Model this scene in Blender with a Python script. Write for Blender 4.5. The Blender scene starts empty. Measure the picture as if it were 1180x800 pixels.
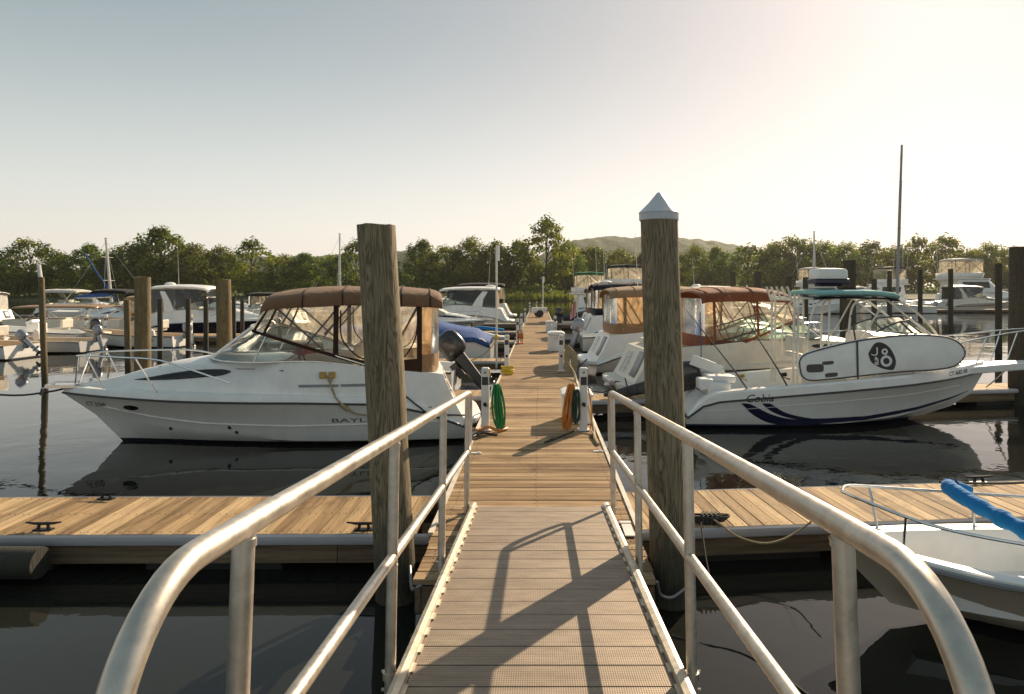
import bpy, math, random
from mathutils import Vector, Matrix, noise
from mathutils.bvhtree import BVHTree
R = math.radians
random.seed(7)
S = bpy.context.scene
COL = S.collection
PI = math.pi

# ---------------------------------------------------------------- materials
MATS = {}
def newmat(name):
    m = bpy.data.materials.new(name); m.use_nodes = True
    MATS[name] = m
    return m, m.node_tree.nodes, m.node_tree.links, m.node_tree.nodes['Principled BSDF']

def setc(sock, c): sock.default_value = (c[0], c[1], c[2], 1)

def coords(N, L, scale=(1, 1, 1), kind='Object'):
    t = N.new('ShaderNodeTexCoord'); mp = N.new('ShaderNodeMapping')
    mp.inputs['Scale'].default_value = scale
    L.new(t.outputs[kind], mp.inputs['Vector'])
    return mp.outputs['Vector']

def noisetex(N, L, vec, scale, detail=4, rough=.6, dist=0):
    n = N.new('ShaderNodeTexNoise')
    n.inputs['Scale'].default_value = scale; n.inputs['Detail'].default_value = detail
    n.inputs['Roughness'].default_value = rough; n.inputs['Distortion'].default_value = dist
    L.new(vec, n.inputs['Vector'])
    return n.outputs['Fac']

def ramp(N, L, fac, stops):
    r = N.new('ShaderNodeValToRGB'); e = r.color_ramp.elements
    while len(e) < len(stops): e.new(.5)
    for i, (p, c) in enumerate(stops):
        e[i].position = p; e[i].color = (c[0], c[1], c[2], 1)
    L.new(fac, r.inputs['Fac'])
    return r.outputs['Color']

def mix(N, L, fac, a, b, mode='MIX'):
    m = N.new('ShaderNodeMix'); m.data_type = 'RGBA'; m.blend_type = mode
    for s, v in ((m.inputs['Factor'], fac), (m.inputs['A'], a), (m.inputs['B'], b)):
        s = [q for q in m.inputs if q.name == s.name and q.type == ('VALUE' if s.name == 'Factor' else 'RGBA')][0]
        if hasattr(v, 'node'): L.new(v, s)
        elif isinstance(v, (int, float)): s.default_value = v
        else: setc(s, v)
    return [o for o in m.outputs if o.type == 'RGBA'][0]

def bump(N, L, bsdf, h, strength=.3, dist=.01):
    b = N.new('ShaderNodeBump'); b.inputs['Strength'].default_value = strength
    b.inputs['Distance'].default_value = dist
    L.new(h, b.inputs['Height']); L.new(b.outputs['Normal'], bsdf.inputs['Normal'])

def paint(name, c, rough=.35, metal=0, var=.15, scale=3, stretch=(1, 1, 1), bmp=0, coat=0):
    """a painted / moulded / metal surface with a little uneven wear"""
    m, N, L, B = newmat(name)
    v = coords(N, L, stretch)
    f = noisetex(N, L, v, scale, 6, .65)
    d = tuple(x * (1 - var) for x in c); l = tuple(min(1, x * (1 + var * .5)) for x in c)
    L.new(ramp(N, L, f, [(.35, d), (.65, l)]), B.inputs['Base Color'])
    B.inputs['Metallic'].default_value = metal
    r = N.new('ShaderNodeMapRange'); r.inputs['To Min'].default_value = max(.02, rough - .08); r.inputs['To Max'].default_value = rough + .12
    L.new(f, r.inputs['Value']); L.new(r.outputs['Result'], B.inputs['Roughness'])
    if coat: B.inputs['Coat Weight'].default_value = coat
    if bmp: bump(N, L, B, noisetex(N, L, v, scale * 6, 5), bmp, .01)
    return m

def gelcoat(name, c, bottom=(.02, .022, .03), zw=.05, stain=(.5, .45, .34)):
    """hull: gelcoat above, antifouling below the painted waterline, a scum line and run stains"""
    m, N, L, B = newmat(name)
    t = N.new('ShaderNodeTexCoord'); sx = N.new('ShaderNodeSeparateXYZ'); L.new(t.outputs['Object'], sx.inputs[0])
    v = coords(N, L, (1, 1, .25))
    f = noisetex(N, L, v, 4, 6, .65)
    base = ramp(N, L, f, [(.3, tuple(x * .93 for x in c)), (.6, c)])
    ad = N.new('ShaderNodeMath'); ad.operation = 'MULTIPLY_ADD'; ad.inputs[1].default_value = .12; L.new(f, ad.inputs[0]); L.new(sx.outputs['Z'], ad.inputs[2])
    sc = N.new('ShaderNodeMapRange'); sc.inputs['From Min'].default_value = zw + .05; sc.inputs['From Max'].default_value = zw + .22
    sc.inputs['To Min'].default_value = .4; sc.inputs['To Max'].default_value = 0
    L.new(ad.outputs[0], sc.inputs['Value'])
    stained = mix(N, L, sc.outputs['Result'], base, stain)
    gt = N.new('ShaderNodeMath'); gt.operation = 'GREATER_THAN'; gt.inputs[1].default_value = zw; L.new(sx.outputs['Z'], gt.inputs[0])
    L.new(mix(N, L, gt.outputs[0], bottom, stained), B.inputs['Base Color'])
    B.inputs['Roughness'].default_value = .22; B.inputs['Coat Weight'].default_value = .3
    return m

def plankwood(name, tones, along='x', grain=1.0, rough=.75, spec=.2):
    m, N, L, B = newmat(name)
    st = (1.6, 26, 26) if along == 'x' else ((26, 1.6, 26) if along == 'y' else (26, 26, 1.6))
    v = coords(N, L, st)
    g = N.new('ShaderNodeNewGeometry')
    f = noisetex(N, L, v, 1.0 * grain, 8, .7, .6)
    v2 = coords(N, L, tuple(s * .18 for s in st)); f2 = noisetex(N, L, v2, 2.3, 5, .6, .4)
    isl = ramp(N, L, g.outputs['Random Per Island'], [(0, tones[0]), (.4, tones[1]), (.75, tones[2]), (1, tones[3])])
    gr = ramp(N, L, f, [(.3, (.45, .42, .40)), (.5, (.95, .95, .95)), (.72, (1.25, 1.2, 1.1))])
    c1 = mix(N, L, .85, isl, gr, 'MULTIPLY')
    wear = ramp(N, L, f2, [(.32, (.48, .46, .45)), (.55, (1.12, 1.1, 1.06))])
    v3 = coords(N, L, (1, 1, 1)); f3 = noisetex(N, L, v3, 1.7, 6, .7, .8)
    stain = ramp(N, L, f3, [(.30, (.50, .47, .45)), (.46, (.95, .95, .95)), (.62, (1.0, 1.0, 1.0)), (.74, (1.18, 1.2, 1.22))])
    L.new(mix(N, L, .85, mix(N, L, .8, c1, wear, 'MULTIPLY'), stain, 'MULTIPLY'), B.inputs['Base Color'])
    B.inputs['Roughness'].default_value = rough; B.inputs['Specular IOR Level'].default_value = spec
    bump(N, L, B, f, .5, .006)
    return m

def pilewood(name, dark, light, scale=1.0):
    m, N, L, B = newmat(name)
    v = coords(N, L, (5.5 * scale, 5.5 * scale, .55 * scale))
    f = noisetex(N, L, v, 1.3, 3, .55, 2.4)
    w = N.new('ShaderNodeMath'); w.operation = 'MULTIPLY'; w.inputs[1].default_value = 8.0; L.new(f, w.inputs[0])
    fr = N.new('ShaderNodeMath'); fr.operation = 'PINGPONG'; fr.inputs[1].default_value = .5; L.new(w.outputs[0], fr.inputs[0])
    v2 = coords(N, L, (60 * scale, 60 * scale, 3 * scale)); f2 = noisetex(N, L, v2, 1, 6, .7)
    c = ramp(N, L, fr.outputs[0], [(0, dark), (.18, tuple(.5 * (a + b) for a, b in zip(dark, light))), (.5, light)])
    c2 = ramp(N, L, f2, [(.3, (.5, .5, .5)), (.6, (1.1, 1.1, 1.1))])
    cc = mix(N, L, .8, c, c2, 'MULTIPLY')
    v3 = coords(N, L, (3, 3, 1)); f3 = noisetex(N, L, v3, 1, 4)
    cc = mix(N, L, ramp(N, L, f3, [(.45, (0, 0, 0)), (.7, (.4, .4, .4))]), cc, (.075, .085, .045))
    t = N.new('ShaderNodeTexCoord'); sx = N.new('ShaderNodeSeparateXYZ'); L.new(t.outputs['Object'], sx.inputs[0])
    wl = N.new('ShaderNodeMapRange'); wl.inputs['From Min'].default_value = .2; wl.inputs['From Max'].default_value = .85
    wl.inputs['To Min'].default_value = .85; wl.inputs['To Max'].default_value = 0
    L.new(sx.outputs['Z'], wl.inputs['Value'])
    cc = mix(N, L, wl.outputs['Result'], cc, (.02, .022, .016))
    L.new(cc, B.inputs['Base Color']); B.inputs['Roughness'].default_value = .8
    mm = N.new('ShaderNodeMath'); mm.operation = 'MULTIPLY_ADD'; mm.inputs[1].default_value = .5
    L.new(fr.outputs[0], mm.inputs[0]); L.new(f2, mm.inputs[2])
    bump(N, L, B, mm.outputs[0], .7, .012)
    return m

def fabric(name, c, var=.25):
    m, N, L, B = newmat(name)
    v = coords(N, L, (1, 1, 1)); f = noisetex(N, L, v, 2.5, 6, .6)
    L.new(ramp(N, L, f, [(.3, tuple(x * (1 - var) for x in c)), (.65, c)]), B.inputs['Base Color'])
    B.inputs['Roughness'].default_value = .8; B.inputs['Specular IOR Level'].default_value = .2
    B.inputs['Sheen Weight'].default_value = .1
    tr = N.new('ShaderNodeBsdfTranslucent'); setc(tr.inputs['Color'], tuple(min(1, x * 1.3) for x in c))
    mx = N.new('ShaderNodeMixShader'); mx.inputs[0].default_value = .07
    L.new(B.outputs[0], mx.inputs[1]); L.new(tr.outputs[0], mx.inputs[2])
    L.new(mx.outputs[0], N['Material Output'].inputs['Surface'])
    bump(N, L, B, noisetex(N, L, v, 5, 4, .6, 1.5), .6, .05)
    return m

def clear(name, tint, opac, milky=(.7, .62, .5), rough=.06):
    """clear vinyl / tinted glass: see-through, glossy, a little milky"""
    m, N, L, B = newmat(name)
    N.remove(B)
    tr = N.new('ShaderNodeBsdfTransparent'); setc(tr.inputs[0], tint)
    gl = N.new('ShaderNodeBsdfGlossy'); gl.inputs['Roughness'].default_value = rough; setc(gl.inputs['Color'], (1, 1, 1))
    df = N.new('ShaderNodeBsdfTranslucent'); setc(df.inputs[0], milky)
    v = coords(N, L, (1, 1, .4)); f = noisetex(N, L, v, 6, 4, .6, 1)
    op = N.new('ShaderNodeMapRange'); op.inputs['From Min'].default_value = .35; op.inputs['From Max'].default_value = .75
    op.inputs['To Min'].default_value = opac * .4; op.inputs['To Max'].default_value = opac * 1.8
    L.new(f, op.inputs['Value'])
    a = N.new('ShaderNodeMixShader'); L.new(op.outputs['Result'], a.inputs[0]); L.new(tr.outputs[0], a.inputs[1]); L.new(df.outputs[0], a.inputs[2])
    fr = N.new('ShaderNodeFresnel'); fr.inputs['IOR'].default_value = 1.45
    b = N.new('ShaderNodeBump'); b.inputs['Strength'].default_value = .25; b.inputs['Distance'].default_value = .02
    L.new(f, b.inputs['Height']); L.new(b.outputs[0], gl.inputs['Normal'])
    c = N.new('ShaderNodeMixShader'); L.new(fr.outputs[0], c.inputs[0]); L.new(a.outputs[0], c.inputs[1]); L.new(gl.outputs[0], c.inputs[2])
    L.new(c.outputs[0], N['Material Output'].inputs['Surface'])
    return m

def leafmat(name, a, b, trans=.35):
    m, N, L, B = newmat(name)
    g = N.new('ShaderNodeNewGeometry'); o = N.new('ShaderNodeObjectInfo')
    c = ramp(N, L, g.outputs['Random Per Island'], [(0, a), (1, b)])
    hs = N.new('ShaderNodeHueSaturation'); L.new(c, hs.inputs['Color'])
    mr = N.new('ShaderNodeMapRange'); mr.inputs['To Min'].default_value = .75; mr.inputs['To Max'].default_value = 1.25
    L.new(o.outputs['Random'], mr.inputs['Value']); L.new(mr.outputs[0], hs.inputs['Value'])
    mh = N.new('ShaderNodeMapRange'); mh.inputs['To Min'].default_value = .475; mh.inputs['To Max'].default_value = .51
    L.new(o.outputs['Random'], mh.inputs['Value']); L.new(mh.outputs[0], hs.inputs['Hue'])
    L.new(hs.outputs[0], B.inputs['Base Color']); B.inputs['Roughness'].default_value = .55; B.inputs['Specular IOR Level'].default_value = .3
    tr = N.new('ShaderNodeBsdfTranslucent')
    tc = mix(N, L, 1, hs.outputs[0], (1.9, 1.9, .75), 'MULTIPLY'); L.new(tc, tr.inputs['Color'])
    mx = N.new('ShaderNodeMixShader'); mx.inputs[0].default_value = trans
    L.new(B.outputs[0], mx.inputs[1]); L.new(tr.outputs[0], mx.inputs[2])
    L.new(mx.outputs[0], N['Material Output'].inputs['Surface'])
    return m

WHITE = (.85, .83, .79)
gelcoat('hull_white', WHITE)
gelcoat('hull_cream', (.74, .66, .55))
gelcoat('hull_beige', (.46, .39, .30))
gelcoat('hull_navy', (.012, .016, .035))
gelcoat('hull_grey', (.5, .5, .5))
gelcoat('hull_striped', WHITE, (.015, .018, .05), .09)
paint('deck_white', (.85, .83, .79), .3, var=.08)
paint('deck_cream', (.72, .66, .56), .4, var=.1)
paint('liner_tan', (.66, .50, .33), .5, var=.15)
paint('rubber', (.02, .02, .022), .6)
paint('charcoal', (.035, .036, .04), .4)
paint('grey_plastic', (.25, .25, .26), .4)
paint('cowl_black', (.018, .018, .02), .25, coat=.5)
paint('cowl_grey', (.28, .30, .34), .25, metal=.3)
paint('navy_paint', (.012, .014, .045), .3)
paint('dark_window', (.012, .012, .013), .12, var=.05)
paint('steel', (.72, .71, .69), .18, metal=1, var=.1, scale=8)
paint('pipe_white', (.75, .72, .64), .35)
paint('galv', (.35, .35, .35), .5, metal=.7)
paint('pedestal_white', (.74, .74, .73), .4, var=.08)
paint('box_white', (.78, .77, .74), .4, var=.1)
paint('vinyl_strip', (.40, .39, .41), .45, var=.2, stretch=(.3, 4, 4))
paint('trim_light', (.66, .60, .50), .6, var=.25)
paint('hose_green', (.008, .22, .06), .35)
paint('hose_darkgreen', (.01, .045, .03), .4)
paint('hose_orange', (.55, .20, .03), .45)
paint('yellow', (.75, .48, .02), .45)
paint('rope_tan', (.42, .32, .18), .85, var=.3, scale=30)
paint('rope_white', (.65, .62, .55), .85, var=.3, scale=30)
paint('rope_dark', (.04, .035, .03), .8)
paint('red', (.5, .02, .02), .6)
paint('gold', (.5, .3, .08), .4, var=.3)
paint('float_black', (.012, .012, .012), .6)
paint('seat_cream', (.68, .62, .52), .5)
paint('black_print', (.008, .008, .01), .4)
paint('grey_print', (.16, .16, .17), .4)
paint('brown_print', (.28, .12, .04), .5, var=.3, scale=20)
paint('white_print', (.8, .8, .8), .4)
paint('cleat_iron', (.03, .03, .032), .45, metal=.6)
paint('copper_cap', (.62, .63, .65), .45, var=.12)
fabric('canvas_brown', (.23, .13, .072))
fabric('canvas_darkbrown', (.045, .022, .014))
fabric('canvas_rust', (.27, .085, .035))
fabric('canvas_tan', (.36, .22, .12))
fabric('canvas_navy', (.010, .013, .028))
fabric('canvas_black', (.012, .012, .012))
fabric('canvas_blue', (.045, .12, .36))
fabric('canvas_teal', (.30, .58, .56))
fabric('canvas_white', (.7, .66, .6))
fabric('canvas_green', (.02, .16, .06))
fabric('bright_blue', (.01, .22, .56), .2)
clear('vinyl', (.95, .92, .86), .26, (.85, .76, .6))
clear('vinyl_aft', (.9, .78, .62), .38, (.8, .58, .34), .12)
clear('glass', (.75, .82, .80), .04, (.5, .6, .55), .02)
clear('glass_green', (.6, .78, .70), .14, (.5, .68, .58), .02)
clear('glass_dark', (.12, .13, .14), .02, (.1, .1, .1), .02)

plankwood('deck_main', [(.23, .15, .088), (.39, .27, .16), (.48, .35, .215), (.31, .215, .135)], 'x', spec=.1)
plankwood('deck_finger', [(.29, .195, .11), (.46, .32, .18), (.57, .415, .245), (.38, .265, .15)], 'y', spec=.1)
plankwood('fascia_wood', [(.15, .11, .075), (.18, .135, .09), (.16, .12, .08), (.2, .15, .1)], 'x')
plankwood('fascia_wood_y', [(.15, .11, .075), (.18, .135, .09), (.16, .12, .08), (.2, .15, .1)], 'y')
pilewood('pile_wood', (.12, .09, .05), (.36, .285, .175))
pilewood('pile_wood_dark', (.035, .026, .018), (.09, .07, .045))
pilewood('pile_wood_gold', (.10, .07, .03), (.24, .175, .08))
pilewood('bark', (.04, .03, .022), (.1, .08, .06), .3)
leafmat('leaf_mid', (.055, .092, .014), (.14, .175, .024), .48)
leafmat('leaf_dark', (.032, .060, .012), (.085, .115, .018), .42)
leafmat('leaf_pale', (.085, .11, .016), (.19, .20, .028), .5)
leafmat('reed', (.07, .085, .018), (.15, .15, .035), .3)

def alu(name, c, rough):
    m, N, L, B = newmat(name)
    v = coords(N, L, (1, 1, 1)); f = noisetex(N, L, v, 14, 6, .7); f2 = noisetex(N, L, v, 2.2, 4, .6)
    cc = mix(N, L, .7, ramp(N, L, f, [(.3, tuple(x * .68 for x in c)), (.6, c)]), ramp(N, L, f2, [(.3, (.72, .68, .62)), (.7, (1.05, 1.05, 1.05))]), 'MULTIPLY')
    L.new(cc, B.inputs['Base Color']); B.inputs['Metallic'].default_value = .92
    r = N.new('ShaderNodeMapRange'); r.inputs['To Min'].default_value = rough - .1; r.inputs['To Max'].default_value = rough + .2
    L.new(f, r.inputs['Value']); L.new(r.outputs[0], B.inputs['Roughness'])
    bump(N, L, B, f, .08, .004)
    return m
alu('alu_rail', (.66, .61, .54), .36)
alu('alu_curb', (.72, .66, .56), .5)
def ribbed():
    m, N, L, B = newmat('alu_plank')
    t = N.new('ShaderNodeTexCoord'); sx = N.new('ShaderNodeSeparateXYZ'); L.new(t.outputs['Object'], sx.inputs[0])
    w = N.new('ShaderNodeMath'); w.operation = 'MULTIPLY'; w.inputs[1].default_value = 58; L.new(sx.outputs['Y'], w.inputs[0])
    p = N.new('ShaderNodeMath'); p.operation = 'PINGPONG'; p.inputs[1].default_value = .5; L.new(w.outputs[0], p.inputs[0])
    wx = N.new('ShaderNodeMath'); wx.operation = 'MULTIPLY'; wx.inputs[1].default_value = 95; L.new(sx.outputs['X'], wx.inputs[0])
    px = N.new('ShaderNodeMath'); px.operation = 'PINGPONG'; px.inputs[1].default_value = .5; L.new(wx.outputs[0], px.inputs[0])
    mm = N.new('ShaderNodeMath'); mm.operation = 'MULTIPLY_ADD'; mm.inputs[1].default_value = .35; L.new(px.outputs[0], mm.inputs[0]); L.new(p.outputs[0], mm.inputs[2])
    v = coords(N, L, (3, 9, 1)); f = noisetex(N, L, v, 1.2, 7, .7)
    g = N.new('ShaderNodeNewGeometry')
    isl = ramp(N, L, g.outputs['Random Per Island'], [(0, (.27, .215, .165)), (.5, (.33, .27, .21)), (1, (.30, .24, .185))])
    c = mix(N, L, .8, isl, ramp(N, L, f, [(.3, (.6, .57, .54)), (.65, (1.15, 1.12, 1.08))]), 'MULTIPLY')
    c = mix(N, L, .55, c, ramp(N, L, p.outputs[0], [(.05, (.45, .43, .42)), (.25, (1.08, 1.07, 1.05))]), 'MULTIPLY')
    L.new(c, B.inputs['Base Color']); B.inputs['Metallic'].default_value = .35; B.inputs['Roughness'].default_value = .55
    bump(N, L, B, mm.outputs[0], .6, .006)
ribbed()

# ---------------------------------------------------------------- mesh helpers
class MB:
    def __init__(s): s.v = []; s.f = []; s.m = []
    def add(s, vs, fs, mi=0):
        o = len(s.v); s.v += [tuple(p) for p in vs]
        for f in fs: s.f.append([i + o for i in f]); s.m.append(mi)
        return s
    def box(s, c, d, rz=0, ry=0, rx=0, mi=0, taper=1):
        M = Matrix.Rotation(rz, 3, 'Z') @ Matrix.Rotation(ry, 3, 'Y') @ Matrix.Rotation(rx, 3, 'X')
        vs = []
        for z in (-.5, .5):
            k = 1 if z < 0 else taper
            for x, y in ((-.5, -.5), (.5, -.5), (.5, .5), (-.5, .5)):
                vs.append(M @ Vector((x * d[0] * k, y * d[1] * k, z * d[2])) + Vector(c))
        return s.add(vs, [(3, 2, 1, 0), (4, 5, 6, 7), (0, 1, 5, 4), (1, 2, 6, 5), (2, 3, 7, 6), (3, 0, 4, 7)], mi)
    def tube(s, pts, r, n=8, closed=False, mi=0, flat=1):
        P = [Vector(p) for p in pts]; k = len(P)
        rr = r if isinstance(r, (list, tuple)) else [r] * k
        up = None; rings = []
        for i in range(k):
            if closed: t = P[(i + 1) % k] - P[i - 1]
            else: t = P[min(i + 1, k - 1)] - P[max(i - 1, 0)]
            t.normalize()
            if up is None:
                up = Vector((0, 0, 1)) if abs(t.z) < .9 else Vector((1, 0, 0))
            a = up - t * up.dot(t)
            if a.length < 1e-4: a = t.orthogonal()
            a.normalize(); up = a; b = t.cross(a)
            rings.append([P[i] + (a * math.cos(2 * PI * j / n) * flat + b * math.sin(2 * PI * j / n)) * rr[i] for j in range(n)])
        return s.loft(rings, closed_path=closed, mi=mi)
    def loft(s, rings, closed_path=False, caps=True, mi=0, closed_ring=True):
        n = len(rings[0]); k = len(rings); fs = []
        for i in range(k if closed_path else k - 1):
            a = i * n; b = ((i + 1) % k) * n
            for j in range(n if closed_ring else n - 1):
                j2 = (j + 1) % n
                fs.append((a + j, a + j2, b + j2, b + j))
        if caps and not closed_path and closed_ring:
            fs.append(tuple(range(n - 1, -1, -1))); fs.append(tuple((k - 1) * n + j for j in range(n)))
        return s.add([p for r in rings for p in r], fs, mi)
    def grid(s, rows, mi=0): return s.loft(rows, caps=False, closed_ring=False, mi=mi)
    def prism(s, poly, off, mi=0):
        """polygon of 3D points extruded by a vector"""
        n = len(poly); o = Vector(off)
        vs = [Vector(p) for p in poly] + [Vector(p) + o for p in poly]
        fs = [tuple(range(n - 1, -1, -1)), tuple(range(n, 2 * n))] + [(i, (i + 1) % n, n + (i + 1) % n, n + i) for i in range(n)]
        return s.add(vs, fs, mi)
    def lathe(s, prof, n=16, c=(0, 0, 0), mi=0):
        rings = [[(c[0] + r * math.cos(2 * PI * j / n), c[1] + r * math.sin(2 * PI * j / n), c[2] + z) for j in range(n)] for r, z in prof]
        return s.loft(rings, mi=mi)

def ob(name, mb, mat, parent=None, bevel=0, smooth=38, loc=None, solid=0, subsurf=0):
    me = bpy.data.meshes.new(name); me.from_pydata([tuple(p) for p in mb.v], [], mb.f)
    for m in ([mat] if isinstance(mat, str) else mat): me.materials.append(MATS[m])
    me.polygons.foreach_set('material_index', mb.m)
    me.polygons.foreach_set('use_smooth', [True] * len(me.polygons))
    me.update()
    if smooth: me.set_sharp_from_angle(angle=R(smooth))
    else: me.polygons.foreach_set('use_smooth', [False] * len(me.polygons))
    o = bpy.data.objects.new(name, me); COL.objects.link(o)
    if parent: o.parent = parent
    if loc: o.location = loc
    if solid:
        q = o.modifiers.new('thick', 'SOLIDIFY'); q.thickness = solid; q.offset = 0
    if bevel:
        q = o.modifiers.new('edge', 'BEVEL'); q.width = bevel; q.segments = 2; q.limit_method = 'ANGLE'; q.angle_limit = R(40)
    if subsurf:
        q = o.modifiers.new('sub', 'SUBSURF'); q.levels = subsurf; q.render_levels = subsurf
    return o
def tag(o, label, cat, group=None, kind=None):
    if label: o['label'] = label
    if cat: o['category'] = cat
    if group: o['group'] = group
    if kind: o['kind'] = kind
    return o
def thing(name, label, cat, loc=(0, 0, 0), rz=0, group=None):
    o = bpy.data.objects.new(name, None); COL.objects.link(o); o.empty_display_size = .2
    o.location = loc; o.rotation_euler = (0, 0, rz)
    return tag(o, label, cat, group)
def dup(root, loc, rz, label, group=None):
    r = root.copy(); COL.objects.link(r); r.location = loc; r.rotation_euler = (0, 0, rz)
    r['label'] = label
    if group: r['group'] = group
    for ch in list(root.children):
        c = ch.copy(); COL.objects.link(c); c.parent = r
        for g in ch.children:
            d = g.copy(); COL.objects.link(d); d.parent = c
    return r
def lerp(a, b, t): return a + (b - a) * t
def interp(tab, x):
    if x <= tab[0][0]: return tab[0][1]
    for (x0, y0), (x1, y1) in zip(tab, tab[1:]):
        if x <= x1: return lerp(y0, y1, (x - x0) / (x1 - x0))
    return tab[-1][1]
def arc(p0, p1, p2, n=8):
    P = [Vector(p) for p in (p0, p1, p2)]
    return [P[0] * (1 - t) ** 2 + P[1] * 2 * t * (1 - t) + P[2] * t * t for t in [i / n for i in range(n + 1)]]
def spline(pts, n=6):
    """Catmull-Rom through the points"""
    P = [Vector(p) for p in pts]; P = [P[0] * 2 - P[1]] + P + [P[-1] * 2 - P[-2]]; out = []
    for i in range(1, len(P) - 2):
        for k in range(n):
            t = k / n; a, b, c, d = P[i - 1:i + 3]
            out.append(.5 * (2 * b + (c - a) * t + (2 * a - 5 * b + 4 * c - d) * t * t + (3 * b - 3 * c + d - a) * t ** 3))
    return out + [P[-2]]
# ---------------------------------------------------------------- docks, gangway, piles
DK = .345                                          # deck height above the water
def plank_deck(mb, x0, x1, y0, y1, pitch, along, top, th=.04, gap=.009, skew=0, nails=False):
    """individual boards; along = direction the boards run; skew shifts their far ends"""
    if along == 'x':
        n = int((y1 - y0) / pitch)
        for i in range(n):
            a = y0 + i * pitch; j = random.uniform(-.012, .012); h = random.uniform(-.002, .002)
            mb.box(((x0 + x1) / 2 + j, a + pitch / 2, top - th / 2 + h), (x1 - x0, pitch - gap * random.uniform(.7, 1.4), th), rz=random.uniform(-.0012, .0012))
            if nails and a < 16:
                for q in (.05, .5, .95):
                    for e in (.25, .75): mb.box((lerp(x0, x1, q) + random.uniform(-.012, .012), a + pitch * e + random.uniform(-.006, .006), top + h + .001), (.009, .009, .003), mi=1)
    else:
        n = int((x1 - x0) / pitch)
        for i in range(n):
            a = x0 + i * pitch; h = random.uniform(-.002, .002); w = pitch - gap * random.uniform(.7, 1.4)
            vs = []
            for z in (top - th + h, top + h):
                vs += [(a, y0, z), (a + w, y0, z), (a + w + skew, y1, z), (a + skew, y1, z)]
            mb.add(vs, [(3, 2, 1, 0), (4, 5, 6, 7), (0, 1, 5, 4), (1, 2, 6, 5), (2, 3, 7, 6), (3, 0, 4, 7)])
            if nails:
                for q in (.05, .5, .95):
                    for e in (.25, .75): mb.box((a + w * e + skew * q + random.uniform(-.006, .006), lerp(y0, y1, q) + random.uniform(-.012, .012), top + h + .001), (.009, .009, .003), mi=1)
    return mb

def finger(label, x0, y0, length, width, ang, side, group, skew=0, pitch=.14):
    """side +1: runs to the right of the main dock, -1: to the left"""
    t = thing('finger_dock', label, 'dock', (x0, y0, 0), ang, group)
    a, b = (0, length) if side > 0 else (-length, 0)
    ob('deck_boards', plank_deck(MB(), a, b, 0, width, pitch, 'y', DK, skew=skew, nails=y0 < 8), ['deck_finger', 'cleat_iron'], t, smooth=0)
    for y in (-.02, width + .02):
        s = MB(); s.tube([(a, y, DK - .045), (b, y, DK - .045)], .036, 8, flat=1.35); ob('rub_strip', s, 'vinyl_strip', t)
    for y in (.03, width - .03):
        f = MB(); k = a
        while k < b - .1:
            e = min(b, k + 3.05); f.box(((k + e) / 2, y, DK - .16), (e - k - .006, .04, .19)); k = e
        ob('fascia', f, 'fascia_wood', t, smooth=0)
    k = a + .5
    while k < b - .8:
        g = MB(); g.box((k + .6, width / 2, .03), (1.2, width - .2, .28)); k += 2.0
        ob('float', g, 'float_black', t, bevel=.02)
    return t

def cleat(x, y, rz, label, group, z=DK, s=1.0):
    t = MB()
    for k in (-.045, .045):
        t.tube([(k * s, 0, .008), (k * s * .8, 0, .05 * s)], [.016 * s, .012 * s], 8)
    t.tube([(-.15 * s, 0, .068 * s), (-.08 * s, 0, .058 * s), (0, 0, .056 * s), (.08 * s, 0, .058 * s), (.15 * s, 0, .068 * s)], [.007 * s, .012 * s, .014 * s, .012 * s, .007 * s], 8)
    t.box((0, 0, .006), (.16 * s, .055 * s, .012))
    o = ob('dock_cleat', t, 'cleat_iron', loc=(x, y, z)); o.rotation_euler = (0, 0, rz)
    return tag(o, label, 'cleat', group)

# main dock
MDX0, MDX1, MDY0, MDY1 = -.91, .85, 4.95, 63.0
t = thing('main_dock', 'long plank main dock running straight away between the two rows of boats', 'dock')
ob('deck_boards', plank_deck(MB(), MDX0, MDX1, MDY0, MDY1, .143, 'x', DK, gap=.012, nails=True), ['deck_main', 'cleat_iron'], t, smooth=0)
for x in (MDX0 - .02, MDX1 + .02):
    s = MB(); y = MDY0 + .9
    while y < MDY1:
        s.box((x, y + 1.5, DK - .02), (.045, 2.98, .075)); y += 3
    ob('edge_trim', s, 'trim_light', t, smooth=0)
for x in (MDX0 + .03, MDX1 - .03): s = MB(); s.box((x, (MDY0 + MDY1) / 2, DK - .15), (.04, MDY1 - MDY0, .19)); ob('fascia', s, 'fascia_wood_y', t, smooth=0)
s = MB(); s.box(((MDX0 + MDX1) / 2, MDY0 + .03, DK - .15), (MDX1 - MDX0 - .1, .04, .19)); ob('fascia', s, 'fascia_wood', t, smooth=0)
y = MDY0 + .3
while y < MDY1 - 1.5:
    g = MB(); g.box((0, y + .8, .02), (1.5, 1.6, .28)); y += 2.6; ob('float', g, 'float_black', t)
del y

finger('pale plank walkway float crossing left in front of the big white cruiser', MDX0 - .03, 5.89, 13, 1.06, R(0.6), -1, 'finger docks off the main dock')
finger('pale plank walkway float crossing right in front of the striped fishing boat, slightly skewed', MDX1 + .05, 5.98, 9, 1.08, R(5.6), 1, 'finger docks off the main dock', skew=.02)
cleat(-4.33, 5.97, R(2), 'iron cleat on the near edge of the left walkway, nearest the left frame edge', 'iron cleats on the walkways')
cleat(-4.34, 6.85, R(-4), 'iron cleat on the far edge of the left walkway beside the white bow reflection', 'iron cleats on the walkways')
cleat(-1.53, 5.97, R(1), 'iron cleat on the left walkway just left of the tall bare wooden pile', 'iron cleats on the walkways')
cleat(4.78, 7.42, R(7), 'iron cleat on the far edge of the right walkway under the fishing boat bow', 'iron cleats on the walkways', s=1.15)
cleat(1.52, 6.13, R(6), 'iron cleat wrapped in dark line beside the right handrail', 'iron cleats on the walkways', s=1.1)
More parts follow.
